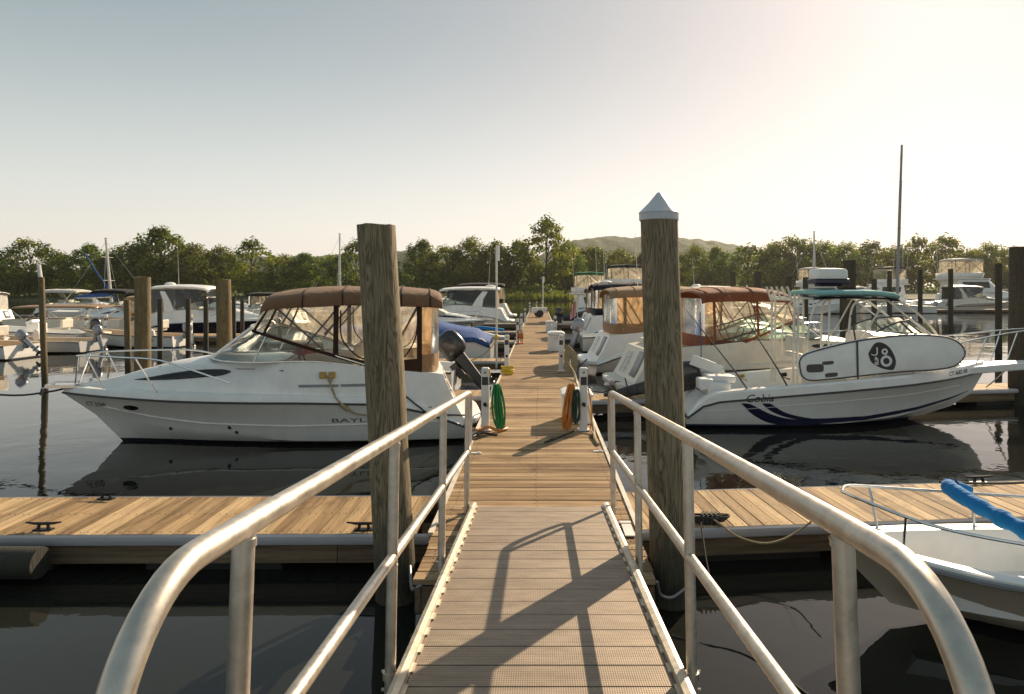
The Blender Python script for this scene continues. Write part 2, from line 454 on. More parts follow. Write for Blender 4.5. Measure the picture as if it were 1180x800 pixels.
cleat(.77, 9.75, R(90), 'small iron cleat on the right edge of the main dock before the white post', 'iron cleats on the walkways', s=.8)

# gangway: hinged ramp sloping down to the dock, with its two handrails
SL = math.atan(.0902)
gw = thing('gangway', 'ribbed aluminium gangway ramp with pipe handrails leading down to the dock', 'gangway', (.01, 6.46, DK + .05))
gw.rotation_euler = (-SL, 0, 0)
s = MB(); k = 0
while k < 40:
    y1 = -k * .205; s.box((0, y1 - .1025, -.02), (1.19, .1985, .04)); k += 1
ob('deck_plank', s, 'alu_plank', gw, smooth=0, bevel=.003)
for sx in (-1, 1):
    s = MB(); pr = [(sx * .597, .02, .006), (sx * .6, .02, .03), (sx * .628, .02, .036), (sx * .65, .02, .028), (sx * .655, .02, -.13), (sx * .597, .02, -.13)]
    s.prism(pr if sx < 0 else pr[::-1], (0, -8.2, 0))
    k = 0
    while k < 39:                                                    # the notched weld clips along the inner edge
        s.box((sx * .592, -k * .205 - .04, .004), (.02, .09, .01)); k += 1
    ob('side_curb', s, 'alu_curb', gw, smooth=15)
s = MB(); s.box((0, .06, -.035), (1.2, .13, .012), rx=-.25)
for x in (-.56, .56): s.add([(x - .05 * (1 if x > 0 else -1), .003, .004), (x, .003, .004), (x, -.012, .004)], [(0, 1, 2)])
ob('toe_flap', s, 'alu_curb', gw, smooth=0)
for sx in (-1, 1):
    X = sx * .69
    tr = MB()
    front = spline([(X, .0, .51), (X, .07, .53), (X, .125, .62), (X, .14, .78), (X, .125, .95), (X, .07, 1.04), (X, -.05, 1.06)], 5)
    back = [(X, -5.22 - .28 * math.sin(a * PI / 24), .78 + .28 * math.cos(a * PI / 24)) for a in range(13)] + [(X, -5.5, .3), (X, -5.5, -.05)]
    tr.tube(front + [(X, -1.0, 1.06), (X, -3, 1.06), (X, -5.0, 1.06)] + back, .0295, 16)
    hr = ob('top_rail', tr, 'alu_rail', gw)
    m = MB(); m.tube([(X, 0, .51), (X, -5.49, .51)], .0245, 14); ob('mid_rail', m, 'alu_rail', hr)
    for yy in (-.03, -1.7, -3.35, -5.0):
        p = MB(); p.tube([(X, yy, -.12), (X, yy, 1.045)], .0255, 14)
        p.tube([(X, yy, -.03), (X, yy, .0)], .034, 12)
        p.tube([(X, yy, 1.015), (X, yy, 1.033)], .029, 14)               # weld beads
        p.tube([(X, yy, .475), (X, yy, .48)], .027, 14)
        for zz in (-.01, -.09): p.tube([(X - sx * .05, yy + .03, zz), (X + sx * .045, yy + .03, zz)], .008, 6)
        ob('post', p, 'alu_rail', hr)

def pile(label, x, y, ztop, r, lean=(0, 0), mat='pile_wood', group=None, zb=-1.2, cap=None, hoop=False, n=20):
    """lean: metres of drift of the top relative to the waterline"""
    s = MB(); rings = []; k = 22
    sd = random.uniform(0, 50)
    for i in range(k + 1):
        z = lerp(zb, ztop, i / k); q = z / ztop
        cx, cy = lean[0] * q, lean[1] * q
        ring = []
        for j in range(n):
            a = 2 * PI * j / n
            rr = r * (1 + .05 * (1 - q)) * (1 + .035 * noise.noise((math.cos(a) * 1.2 + sd, math.sin(a) * 1.2, z * .55)) + .03 * noise.noise((math.cos(a) * 4 + sd, math.sin(a) * 4, z * 1.4)))
            ring.append((cx + rr * math.cos(a), cy + rr * math.sin(a), z + (.012 * noise.noise((math.cos(a) * 2, math.sin(a) * 2, sd)) if i == k else 0)))
        rings.append(ring)
    s.loft(rings)
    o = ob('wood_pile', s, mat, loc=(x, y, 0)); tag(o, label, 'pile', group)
    if cap:
        c = MB(); cx, cy = lean
        c.lathe([(r * 1.03, -.06), (r * 1.05, -.055), (r * 1.05, -.005), (r * 1.08, .0), (r * .54, .08), (.014, .160), (.002, .162)], 16, (cx, cy, ztop + .01))
        cc = ob('pile_cap', c, 'copper_cap', o, smooth=25)
    return o
pile('tall bare round-topped wooden pile left of the gangway', -1.13, 5.42, 2.955, .152, (-.16, 0))
pr = pile('tall wooden pile with a pointed grey metal cap right of the gangway', 1.035, 5.35, 3.035, .148, (-.095, 0), cap=True)

# small floating things by the near walkways
s = MB(); n = 16; rings = []
for i in range(9):
    x = lerp(-7.6, -4.1, i / 8)
    rings.append([(x, 5.62 + .125 * math.cos(2 * PI * j / n) * (1 + .05 * noise.noise((x, j * .7, 3))), .20 + .125 * math.sin(2 * PI * j / n) * (1 + .05 * noise.noise((x, j * .7, 5)))) for j in range(n)])
s.loft(rings)
lg = ob('timber_log', s, 'pile_wood_dark'); tag(lg, 'dark round timber lying along the left walkway at the frame edge', 'log')

def rope(name, label, pts, r, mat, cat='rope', group=None, n=7):
    s = MB(); s.tube(spline(pts, 5), r, n)
    return tag(ob(name, s, mat), label, cat, group)
rope('mooring_line', 'pale slack mooring line from the right walkway cleat to the open skiff bow', [(1.54, 6.12, DK + .06), (1.62, 6.0, DK + .02), (1.72, 5.93, DK - .04), (1.92, 5.9, DK - .09), (2.1, 5.9, DK - .06), (2.28, 5.92, DK + .03), (2.40, 5.82, .53)], .009, 'rope_tan', 'rope')
s = MB()
for q in range(5):
    a0 = q * 1.3; s.tube([(1.52 + .13 * math.cos(a) * (1 + .12 * q % 1), 6.14 + .045 * math.sin(a), DK + .02 + .012 * q + .004 * math.sin(3 * a)) for a in [a0 + k * PI / 8 for k in range(15)]], .011, 6)
for q in range(4): s.tube([(1.46 + .04 * q, 6.08, DK + .01), (1.46 + .04 * q, 6.11, DK + .085), (1.48 + .04 * q, 6.17, DK + .09), (1.5 + .04 * q, 6.2, DK + .02)], .011, 6)
tag(ob('rope_coil', s, 'rope_dark'), 'dark line wrapped round and piled over the cleat by the right handrail', 'rope')
rope('water_hose', 'thin dark line drooping into the water beside the gangway foot', [(1.35, 5.7, .5), (1.3, 5.1, .22), (1.42, 4.6, .03), (1.62, 4.1, .008), (1.72, 3.7, .012)], .007, 'rope_dark', 'line')
rope('pile_chain', 'slack galvanised chain hanging at the foot of the left pile', [(-1.0, 5.3, .30), (-.95, 5.1, .22), (-.9, 4.98, .27), (-.85, 4.93, .31)], .012, 'galv', 'chain')
rope('guide_chain', 'slack rusty chain hanging beside the foot of the capped pile', [(.86, 4.97, .32), (.9, 5.05, .19), (1.0, 5.12, .14), (1.12, 5.16, .2)], .012, 'galv', 'chain')
s = MB(); s.box((0, 0, 0), (.085, .29, .012)); s.box((.0, .2, .0), (.1, .05, .012))
o = ob('metal_plate', s, 'box_white', loc=(.775, 5.93, DK + .012)); tag(o, 'small white plate screwed to the dock edge right of the gangway foot', 'plate')
for x, y, l in ((-.80, 8.75, 'small white tag on the left dock edge before the near white post'), (.77, 8.85, 'small white tag on the right dock edge before the near white post'), (-.75, 13.55, 'small white tag on the left dock edge beyond the green hose')):
    s = MB(); s.box((0, 0, 0), (.13, .045, .01)); s.box((.03, 0, .008), (.03, .03, .008)); tag(ob('edge_tag', s, 'box_white', loc=(x, y, DK + .009)), l, 'tag', 'white tags on the dock edge')

# power / water pedestals
def pedestal(x, y, label, sc=1.0, loc=None):
    t = thing('power_pedestal', label, 'pedestal', (x, y, DK), 0, 'white power pedestals along the dock')
    b = MB(); b.box((0, 0, .455 * sc), (.115, .115, .91 * sc)); b.box((0, 0, .012), (.18, .18, .02)); b.box((0, 0, .925 * sc), (.12, .12, .025), taper=.8)
    ob('body', b, 'pedestal_white', t, bevel=.008)
    p = MB(); p.box((0, -.0595, .745 * sc), (.09, .01, .12)); p.box((.0595, 0, .745 * sc), (.01, .09, .12)); p.box((0, -.066, .72 * sc), (.05, .012, .05)); p.box((0, -.066, .77 * sc), (.05, .012, .025))
    ob('outlet_panel', p, 'charcoal', t)
    q = MB(); q.tube([(.0, -.055, .40 * sc), (.0, -.085, .40 * sc)], .028, 10); q.tube([(.0, -.08, .40 * sc), (.02, -.09, .37 * sc)], .016, 8); ob('tap', q, 'cleat_iron', t)
    l = MB(); l.box((.066, 0, .87 * sc), (.012, .07, .1)); ob('light_lens', l, 'yellow', t)
    e = MB(); e.lathe([(.02, 0), (.02, .004)], 10, (0, 0, 0)); e.v = [(v[0], -.061 - v[2], v[1] + .87 * sc) for v in e.v]; ob('badge', e, 'grey_plastic', t)
    return t
pedestal(-.80, 10.2, 'white power pedestal on the left dock edge with a green hose on it')
pedestal(.665, 10.2, 'white power pedestal on the right dock edge before the white dock box')
pedestal(-.83, 17.6, 'white power pedestal on the left dock edge beside the yellow coil')
pedestal(.57, 17.6, 'white power pedestal on the right dock edge between the two dock boxes')
pedestal(-.86, 27.5, 'white power pedestal at the third finger on the left', 1)
pedestal(-.86, 33.5, 'white power pedestal at the fourth finger on the left', 1)
pedestal(-.86, 42.5, 'white power pedestal by the dark canvas cruiser stern', 1)
pedestal(.72, 30.5, 'white power pedestal behind the far dock box on the right', 1)
pedestal(-.78, 58, 'leftmost white post at the far end of the main dock', 1.1)
pedestal(-.2, 61.5, 'middle white post at the far end of the main dock', 1.1)
pedestal(.3, 61, 'rightmost white post at the far end of the main dock', 1.2)

def hose_coil(name, label, x, y, z, h, w, mat, turns, lean=.0, r=.011, dx=1):
    """loops of hose hung over a hook on the pedestal side"""
    s = MB(); pts = []
    for k in range(turns * 18):
        a = 2 * PI * k / 18 + PI / 2; q = k / 18
        ww = w * (.66 + .42 * math.sin(q * 2.3)); hh = h * (.94 + .07 * math.sin(q * 3.7 + 1))
        drop = -hh / 2 * (1 - math.sin(a))
        bul = ww / 2 * math.cos(a) * (1 - .35 * math.sin(a))
        pts.append((x + dx * (.02 + .03 * math.sin(q * 1.7)) + bul * .9 + lean * drop, y + .035 * math.sin(q * 2.9) + bul * .25, z + drop))
    s.tube(pts, r, 6)
    return tag(ob(name, s, mat), label, 'hose', 'coiled hoses on the pedestals')
hose_coil('garden_hose', 'bright green hose coiled on the left white post', -.65, 10.12, DK + .70, .66, .13, 'hose_green', 20, -.08)
hose_coil('garden_hose', 'orange hose loops hanging left of the right white post', .50, 10.12, DK + .70, .66, .15, 'hose_orange', 16, .10, dx=-1)
hose_coil('garden_hose', 'dark green hose loops between the orange coil and the right white post', .57, 10.10, DK + .62, .5, .10, 'hose_darkgreen', 8, .02, dx=-1)
rope('electric_cable', 'orange cord hanging behind the right white post', [(.74, 10.25, DK + .62), (.77, 10.25, DK + .45), (.79, 10.22, DK + .2), (.76, 10.15, DK + .03)], .012, 'hose_orange', 'cord')
rope('electric_cable', 'yellow and orange cord crumpled on the dock under the green hose', [(-.98, 10.15, DK + .03), (-.88, 10.05, DK + .03), (-.75, 10.1, DK + .07), (-.6, 10.05, DK + .03), (-.48, 10.2, DK + .03), (-.55, 10.35, DK + .03)], .022, 'hose_orange', 'cord')
rope('mooring_line', 'pale rope tied up to the dock behind the left white post', [(-.88, 10.6, DK + .1), (-.76, 10.7, DK + .45), (-.74, 11.2, DK + .5), (-.8, 12.2, DK + .02)], .02, 'rope_white', 'rope')
rope('mooring_line', 'dark and white line lying on the planks left of the left white post', [(-.98, 9.6, DK + .02), (-.9, 9.75, DK + .05), (-.86, 9.6, DK + .03), (-.95, 9.45, DK + .03), (-.8, 9.9, DK + .02), (-.6, 9.8, DK + .012)], .013, 'rope_dark', 'rope')
rope('mooring_line', 'dark line lying on the planks left of the orange hose', [(.52, 10.0, DK + .03), (.35, 9.8, DK + .012), (.2, 9.5, DK + .012), (.08, 9.35, DK + .012), (.2, 9.6, DK + .012)], .011, 'rope_dark', 'rope')
rope('mooring_line', 'pale rope heap down the right dock edge behind the orange hose', [(.77, 10.5, DK + .3), (.8, 10.0, DK + .06), (.78, 9.6, DK + .03), (.8, 9.2, DK + .02)], .022, 'rope_tan', 'rope')
s = MB()
for q in range(9):
    s.tube([(-.78 + (.14 + .012 * (q % 3)) * math.cos(a), 16.9 + .12 * math.sin(a) + .02 * q, DK + .03 + .018 * q + .01 * math.sin(2 * a + q)) for a in [k * PI / 8 for k in range(17)]], .014, 6)
tag(ob('cord_coil', s, 'yellow'), 'yellow cord coiled in a heap on the left dock edge', 'cord')
s = MB()
for q in range(7): s.tube([(.74 + .1 * math.cos(a) + .02 * q, 17.2 + .08 * math.sin(a), DK + .38 + .3 * math.sin(a) - .02 * q) for a in [k * PI / 8 for k in range(17)]], .016, 6)
s.tube(spline([(.72, 17.0, DK + .3), (.85, 16.0, DK + .1), (.83, 15.0, DK - .1)], 5), .02, 6)
tag(ob('rope_coil', s, 'rope_tan'), 'tan rope looped over the far pedestal on the right', 'rope')

def dock_box(label, x, y, w, d, h, group='white dock boxes'):
    t = thing('dock_box', label, 'dock box', (x, y, DK), 0, group)
    b = MB(); b.box((0, 0, h * .42), (w, d, h * .84)); ob('bin', b, 'box_white', t, bevel=.02)
    l = MB(); l.prism([(-w / 2 - .02, -d / 2 - .02, h * .85), (w / 2 + .02, -d / 2 - .02, h * .85), (w / 2 + .02, -d / 2 - .02, h * .93), (w * .36, -d / 2 - .02, h), (-w * .36, -d / 2 - .02, h), (-w / 2 - .02, -d / 2 - .02, h * .93)], (0, d + .04, 0)); ob('lid', l, 'box_white', t, bevel=.015)
    c = MB(); c.box((0, -d / 2 - .012, h * .72), (.07, .02, .09)); ob('latch', c, 'steel', t)
    return t
dock_box('white dock box with a wide lid right behind the near right post', .60, 10.95, .46, .62, .50)
dock_box('tall white dock box on the right edge casting a long shadow', .59, 23.6, .56, .75, .66)
dock_box('smaller white dock box further along the right edge', .62, 34, .55, .7, .55)

def light_pole(label, x, y, h, r, tube=True):
    t = thing('light_pole', label, 'lamp post', (x, y, DK), 0, 'slim light poles on the dock')
    s = MB(); s.tube([(0, 0, -.2), (0, 0, h)], r, 8); ob('pole', s, 'pipe_white', t)
    s = MB(); s.tube([(.03, 0, h - .2), (.03, 0, h + .25)], r * 1.9, 8); ob('lamp', s, 'box_white', t)
    return t
light_pole('tall slim white pole with a tube lamp on the left dock edge', -1.24, 20, 3.15, .03)
light_pole('shorter slim pole with a tube lamp at the far dock end', .35, 57, 2.95, .045)
s = MB(); s.lathe([(.02, -.07), (.07, -.03), (.07, .03), (.02, .07)], 12, (-1.24, 19.96, DK + .73)); tag(ob('life_light', s, 'yellow'), 'small orange float clipped to the tall white pole', 'float')
rope('electric_cable', 'yellow cord stretched from the tall pole to the blue covered runabout', [(-1.24, 19.95, DK + .66), (-1.5, 20, DK + .3), (-2.0, 20.1, DK + .02), (-2.6, 20.2, DK - .02)], .014, 'rope_tan', 'cord')
# ---------------------------------------------------------------- boats
def boat_hull(x0, L, B, zs, zc, zk, xc, xk, u0=.3, p=2.3, bc=.84, cu0=.1, flare=.16, nu=26, ns=7):
    """hull from keel, chine and sheer curves that meet in a raked stem; zs/zc/zk are tables over u"""
    rows = []
    for i in range(nu + 1):
        u = 1 - (1 - i / nu) ** 1.25
        fs = 1 - max(0, (u - u0) / (1 - u0)) ** p
        fc = (1 - max(0, (u - cu0) / (1 - cu0)) ** 2.0)
        sh = Vector((x0 + (L - x0) * u, B / 2 * max(fs, 0) * (1 if u > .12 else lerp(.94, 1, u / .12)), interp(zs, u)))
        ch = Vector((x0 + (xc - x0) * u, B / 2 * bc * max(fc, 0), interp(zc, u)))
        ke = Vector((x0 + (xk - x0) * u, 0, interp(zk, u)))
        pts = [ke, ke.lerp(ch, .5), ch]
        for k in range(1, ns + 1):
            s = k / ns; q = ch.lerp(sh, s); q.y -= flare * 4 * s * (1 - s) * max(0, u - .25) * (1 - u) * 1.8
            q.y = max(q.y, 0)
            pts.append(q)
        rows.append(pts)
    mb = MB(); n = len(rows[0])
    full = [[(q.x, -q.y, q.z) for q in r[::-1]] + [tuple(q) for q in r[1:]] for r in rows]
    mb.grid(full)
    k0 = full[0]; mb.add(k0, [tuple(range(len(k0)))])                 # transom
    sheer = [r[-1] for r in rows]
    return mb, sheer
def sheer_at(sh, x):
    for a, b in zip(sh, sh[1:]):
        if x <= b.x: 
            t = (x - a.x) / max(1e-6, b.x - a.x); return a.lerp(b, max(0, min(1, t)))
    return sh[-1].copy()
def bvh(*mbs):
    v = []; f = []
    for m in mbs:
        o = len(v); v += [Vector(p) for p in m.v]; f += [[i + o for i in q] for q in m.f]
    return BVHTree.FromPolygons(v, f)
def cast(bv, side, x, z, d=Vector((0, 1, 0)), off=.004, far=4):
    h = bv.ray_cast(Vector((x, side * far, z)), Vector((0, -side, 0)))
    return Vector((x, (h[0].y if h[0] else side * .5) + side * off, z))
def strip(mb, bv, side, tab, off=.004, n=4, mi=0):
    """a decal band following the hull: tab = [(x, ztop, zbottom)]"""
    P = spline([(x, a, b) for x, a, b in tab], 5)
    mb.grid([[cast(bv, side, p.x, lerp(p.y, p.z, k / n), off=off) for k in range(n + 1)] for p in P], mi)
def text_mesh(txt, size, shear=0, squash=1, bold=0):
    c = bpy.data.curves.new('lettering', 'FONT'); c.body = txt; c.size = size; c.shear = shear; c.offset = bold; c.resolution_u = 3
    o = bpy.data.objects.new('lettering', c); COL.objects.link(o)
    dg = bpy.context.evaluated_depsgraph_get(); me = o.evaluated_get(dg).to_mesh()
    v = [(p.co.x * squash, p.co.y) for p in me.vertices]; f = [list(q.vertices) for q in me.polygons]
    o.evaluated_get(dg).to_mesh_clear(); bpy.data.objects.remove(o); bpy.data.curves.remove(c)
    return v, f
def hull_text(mb, bv, side, txt, x, z, size, shear=0, squash=1, slope=0, bold=0, off=.006, mi=0):
    v, f = text_mesh(txt, size, shear, squash, bold); d = -1 if side > 0 else 1
    mb.add([cast(bv, side, x + d * a, z + b + slope * a, off=off) for a, b in v], f, mi)

def scaled(mb, s):
    mb.v = [(a * s[0], b * s[1], c * s[2]) for a, b, c in mb.v]; return mb

def outboard(parent, x, y, z, tilt, mat, sc=1.0, name='outboard_motor'):
    """cowl, leg, cavitation plate, gearcase and propeller; swings up about the transom bracket"""
    M = Matrix.Translation((x, y, z)) @ Matrix.Rotation(tilt, 4, 'Y') @ Matrix.Scale(sc, 4)
    def tr(mb): mb.v = [tuple(M @ Vector(p)) for p in mb.v]; return mb
    c = MB(); rings = []
    for zz, l, w, o in ((.30, .30, .16, -.22), (.33, .42, .24, -.25), (.38, .48, .28, -.26), (.48, .52, .32, -.27), (.58, .52, .325, -.275), (.68, .49, .31, -.28), (.77, .42, .28, -.29), (.83, .31, .22, -.285), (.855, .2, .14, -.28), (.862, .06, .05, -.28)):
        rings.append([(o + l / 2 * math.copysign(abs(math.cos(a)) ** .6, math.cos(a)), w / 2 * math.copysign(abs(math.sin(a)) ** .6, math.sin(a)), zz) for a in [2 * PI * k / 16 for k in range(16)]])
    c.loft(rings); co = ob(name, tr(c), mat, parent, smooth=75)
    b = MB(); 
    for zz0, zz1, l0, l1, w in ((.32, -.25, .26, .2, .14), (-.25, -.62, .2, .16, .07)):
        b.loft([[(-.24 + s * l / 2, t * w / 2, zz) for s, t in ((-1, -.6), (-.5, -1), (.6, -1), (1, 0), (.6, 1), (-.5, 1), (-1, .6))] for zz, l in ((zz0, l0), (zz1, l1))])
    b.box((-.3, 0, -.42), (.36, .17, .015)); b.box((-.05, 0, .1), (.14, .2, .32))
    ob('motor_leg', tr(b), 'charcoal' if mat != 'cowl_grey' else 'cowl_grey', co)
    g = MB(); g.tube([(-.02, 0, -.66), (-.1, 0, -.66), (-.3, 0, -.66), (-.42, 0, -.66)], [.01, .055, .06, .035], 10); g.prism([(-.2, -.008, -.68), (-.33, -.008, -.68), (-.3, -.008, -.85), (-.25, -.008, -.85)], (0, .016, 0))
    ob('gearcase', tr(g), 'charcoal', co)
    p = MB()
    for k in range(3):
        a = 2 * PI * k / 3; u = Vector((0, math.cos(a), math.sin(a))); w = Vector((0, -math.sin(a), math.cos(a)))
        b0 = Vector((-.45, 0, -.66)); p.prism([b0 + u * .03 - w * .02, b0 + u * .1 - w * .07 + Vector((.02, 0, 0)), b0 + u * .17, b0 + u * .1 + w * .06 - Vector((.03, 0, 0))], (-.01, 0, 0))
    p.tube([(-.42, 0, -.66), (-.5, 0, -.66)], [.04, .03], 8)
    ob('propeller', tr(p), 'galv', co)
    return co

ZT = [(.40, .40), (.52, .62), (.72, 1.10), (.9, 1.13), (1.07, 1.14), (1.67, 1.21), (2.4, 1.30), (2.84, 1.335), (3.6, 1.31), (4.2, 1.29), (4.6, 1.26), (5.0, 1.19), (5.4, 1.085), (5.8, .99), (6.2, .935), (6.7, .915)]
SD = [(.4, .03), (2.4, .05), (3.2, .09), (3.9, .17), (5, .24), (6.2, .16), (6.7, .0)]
def cruiser(label, loc, rz, sc=(1, 1, 1), hull='hull_white', deck='deck_white', canvas='canvas_brown', style='full', group=None, window=True, stripe=None, fly=None, glass='glass', rail=True, arch=False, name='cabin_cruiser', vinyl='vinyl', hero=False, valance=None, ck=1.0):
    t = thing(name, label, 'boat', loc, rz, group)
    zs = [(0, .26), (.04, .36), (.1, .52), (.2, .66), (.4, .715), (.7, .745), (1, .80)]
    hb, sh = boat_hull(.38, 6.70, 2.42, zs, [(0, .06), (.45, .08), (.75, .2), (1, .44)], [(0, -.4), (.7, -.34), (.9, -.2), (1, -.02)], 6.22, 5.80)
    # moulded deck
    d = MB(); rows = []
    xs = [.40, .46, .52, .62, .72, .80, .9, .92, 1.07, 1.4, 1.67, 2, 2.4, 2.84, 3.2, 3.22, 3.5, 3.7] + [3.85 + .1 * k for k in range(24)] + [6.25, 6.35, 6.45, 6.53, 6.6, 6.65, 6.68]
    for x in xs:
        q = sheer_at(sh, x); b = max(q.y, .02); sd = min(interp(SD, x), b * .6); zt = interp(ZT, x); lip = .11 if x > .9 else lerp(.02, .11, (x - .4) / .5)
        yt = max(.008, b - .03 - sd); open_ = .91 < x < 3.21
        z1 = min(q.z + lip, zt)
        slope = min(.16, yt * .5) if x > 3.3 else .05
        pr = [(b, q.z), (b - .004, q.z + lip * .6), (max(b - .03, .006), z1), (yt, z1 + .015 if zt > z1 + .03 else z1), (yt - slope * .85, zt - .03 if zt > z1 + .05 else z1 + .006), (yt - slope, zt)]
        if open_: pr += [(yt - .2, zt + .005), (yt - .22, .42), (0, .40)]
        else:
            cr = .10 * min(1, max(0, (x - 3.2) / 1)) * min(1, (6.7 - x) / 1.2)
            y2 = max(yt - slope, .003)
            pr += [(y2 * .75, zt + cr * .45), (y2 * .4, zt + cr * .85), (0, zt + cr)]
        rows.append([(x, -y, z) for y, z in pr] + [(x, y, z) for y, z in pr[-2::-1]])
    d.grid(rows); d.add(rows[0], [tuple(range(len(rows[0])))])
    bv = bvh(hb, d)
    ob('hull', scaled(hb, sc), hull, t)
    ob('deck', scaled(d, sc), deck, t, smooth=30)
    rr = MB()
    for s in (-1, 1): rr.tube([(q.x, s * (q.y + .006), q.z + .004) for q in sh], .017, 6)
    ob('rub_rail', scaled(rr, sc), 'charcoal', t)
    sp = MB(); pl = []
    for k in range(17):
        a = -PI / 2 + PI * k / 16; pl.append((.52 - .46 * abs(math.cos(a)) ** .55, 1.06 * math.copysign(abs(math.sin(a)) ** .6, math.sin(a)), .26))
    sp.prism(pl, (0, 0, .13)); ob('swim_platform', scaled(sp, sc), deck, t, bevel=.03)
    if window:
        w = MB(); wt = [(5.56, 1.018, 1.014), (5.3, 1.062, 1.018), (5.0, 1.12, 1.03), (4.7, 1.17, 1.055), (4.4, 1.20, 1.085), (4.2, 1.208, 1.105), (4.08, 1.205, 1.125), (3.98, 1.185, 1.165)]
        for s in (-1, 1): strip(w, bv, s, wt if s < 0 else wt[::-1], .008)
        ob('cabin_window', scaled(w, sc), 'dark_window', t, solid=.006)
    if stripe:
        w = MB()
        for s in (-1, 1): strip(w, bv, s, [(x, interp([(1, .50), (4, .58), (6, .68)], x), interp([(1, .44), (4, .52), (6, .66)], x)) for x in [1 + k * .35 for k in range(15)]][::s], .006)
        ob('hull_stripe', scaled(w, sc), stripe, t)
    w = MB()
    def tcast(y, z, off=.008):
        h = bv.ray_cast(Vector((-2, y, z)), Vector((1, 0, 0))); return Vector(((h[0].x if h[0] else .6) - off, y, z))
    w.grid([[tcast(y, z) for z in (.5, .7, .9, 1.04)] for y in (-.78, -.62, -.45, -.28)]); ob('transom_door', scaled(w, sc), 'grey_plastic' if not hero else deck, t, solid=.01)
    w = MB()
    for y in (.2, .5): w.tube([tcast(y, .5, .03), tcast(y, .98, .03)], .012, 6)
    for z in (.6, .74, .88): w.tube([tcast(.2, z, .03), tcast(.5, z, .03)], .012, 6)
    if not hero: ob('boarding_ladder', scaled(w, sc), 'steel', t)
    kn = MB()
    for s in (-1, 1): kn.tube([cast(bv, s, x, interp([(.7, .37), (3, .33), (4.4, .37), (5.2, .46), (6.0, .60)], x), off=.002) for x in [.8 + k * .2 for k in range(27)]], .013, 6)
    ob('spray_rail', scaled(kn, sc), hull, t)
    # windshield
    base = [(1.85, 1.08, 1.235), (2.4, 1.07, 1.31), (2.84, 1.05, 1.345), (3.6, .97, 1.33), (4.12, .74, 1.34), (4.38, .4, 1.37), (4.44, 0, 1.385)]
    top = [(1.85, 1.075, 1.25), (2.4, 1.06, 1.43), (2.84, 1.04, 1.57), (3.4, .97, 1.77), (3.62, .78, 1.83), (3.76, .42, 1.86), (3.80, 0, 1.865)]
    base = spline(base, 3); top = spline(top, 3)
    mir = lambda P: [Vector((p[0], -p[1], p[2])) for p in P]
    bb = list(base) + mir(base)[-2::-1]; tt = list(top) + mir(top)[-2::-1]
    if style != 'cover':
        g = MB(); g.grid([[a, a.lerp(b, .5), b] for a, b in zip(bb, tt)]); wsg = ob('windshield', scaled(g, sc), glass, t)
        f = MB(); f.tube(tt, .017, 6); f.tube(bb, .013, 6)
        for i in (9, 14, len(bb) - 15, len(bb) - 10): f.tube([bb[i], tt[i]], .014, 6)
        ob('windshield_frame', scaled(f, sc), 'steel' if hero else 'charcoal', wsg)
    # helm seats and dash inside
    s = MB(); s.box((3.35, 0, 1.16), (.5, 1.5, .28)); s.box((3.1, -.45, 1.35), (.12, .5, .2), ry=.3)
    ob('dash', scaled(s, sc), 'deck_cream', t, bevel=.03)
    s = MB()
    for y in (-.5, .5): s.box((2.35, y, .95), (.5, .55, .14)); s.box((2.1, y, 1.25), (.14, .55, .62), ry=-.15)
    s.box((1.2, 0, .82), (.45, 1.7, .4)); s.box((.98, 0, 1.1), (.12, 1.7, .35))
    ob('seat', scaled(s, sc), 'seat_cream', t, bevel=.04)
    wh = MB(); wh.tube([(2.98 + .06 * math.sin(a), .45 + .19 * math.cos(a), 1.36 + .18 * math.sin(a)) for a in [k * PI / 8 for k in range(16)]], .015, 6, closed=True); ob('steering_wheel', scaled(wh, sc), 'charcoal', t)
    if rail:
        r = MB()
        for sgn in (-1, 1):
            pts = spline([(6.42, sgn * .16, 1.40), (6.2, sgn * .36, 1.42), (5.6, sgn * .66, 1.41), (5.0, sgn * .86, 1.38), (4.5, sgn * .98, 1.24), (3.9, sgn * 1.07, 1.03)], 5)
            r.tube(pts, .014, 7)
            for xb, xt in ((6.5, 6.38), (5.95, 6.2), (5.05, 5.3)):
                q = sheer_at(sh, xb); p = min(pts, key=lambda v: abs(v.x - xt)); r.tube([(xb, sgn * max(.03, q.y - .07), q.z + .10), p], .012, 6)
        ob('bow_rail', scaled(r, sc), 'steel', t)
    a = MB(); a.box((6.68, 0, .915), (.42, .24, .05)); a.tube([(6.9, -.06, .92), (6.9, .06, .92)], .035, 8); a.tube([(6.45, 0, .97), (6.8, 0, .97), (7.0, 0, .86)], .015, 6); a.prism([(6.96, -.1, .9), (7.04, 0, .78), (6.96, .1, .9)], (-.02, 0, -.02))
    ob('anchor_roller', scaled(a, sc), 'steel', t)
    h = MB(); h.lathe([(.24, 0), (.24, .02), (.2, .035), (.02, .035)], 16, (5.05, 0, 1.185)); ob('hatch', scaled(h, sc), 'glass_dark', t)
    # canvas; ck shortens the canopy from its aft end
    def cscaled(mb, s):
        mb.v = [((3.6 - (3.6 - a) * ck) * s[0], b * s[1], c * s[2]) for a, b, c in mb.v]; return mb
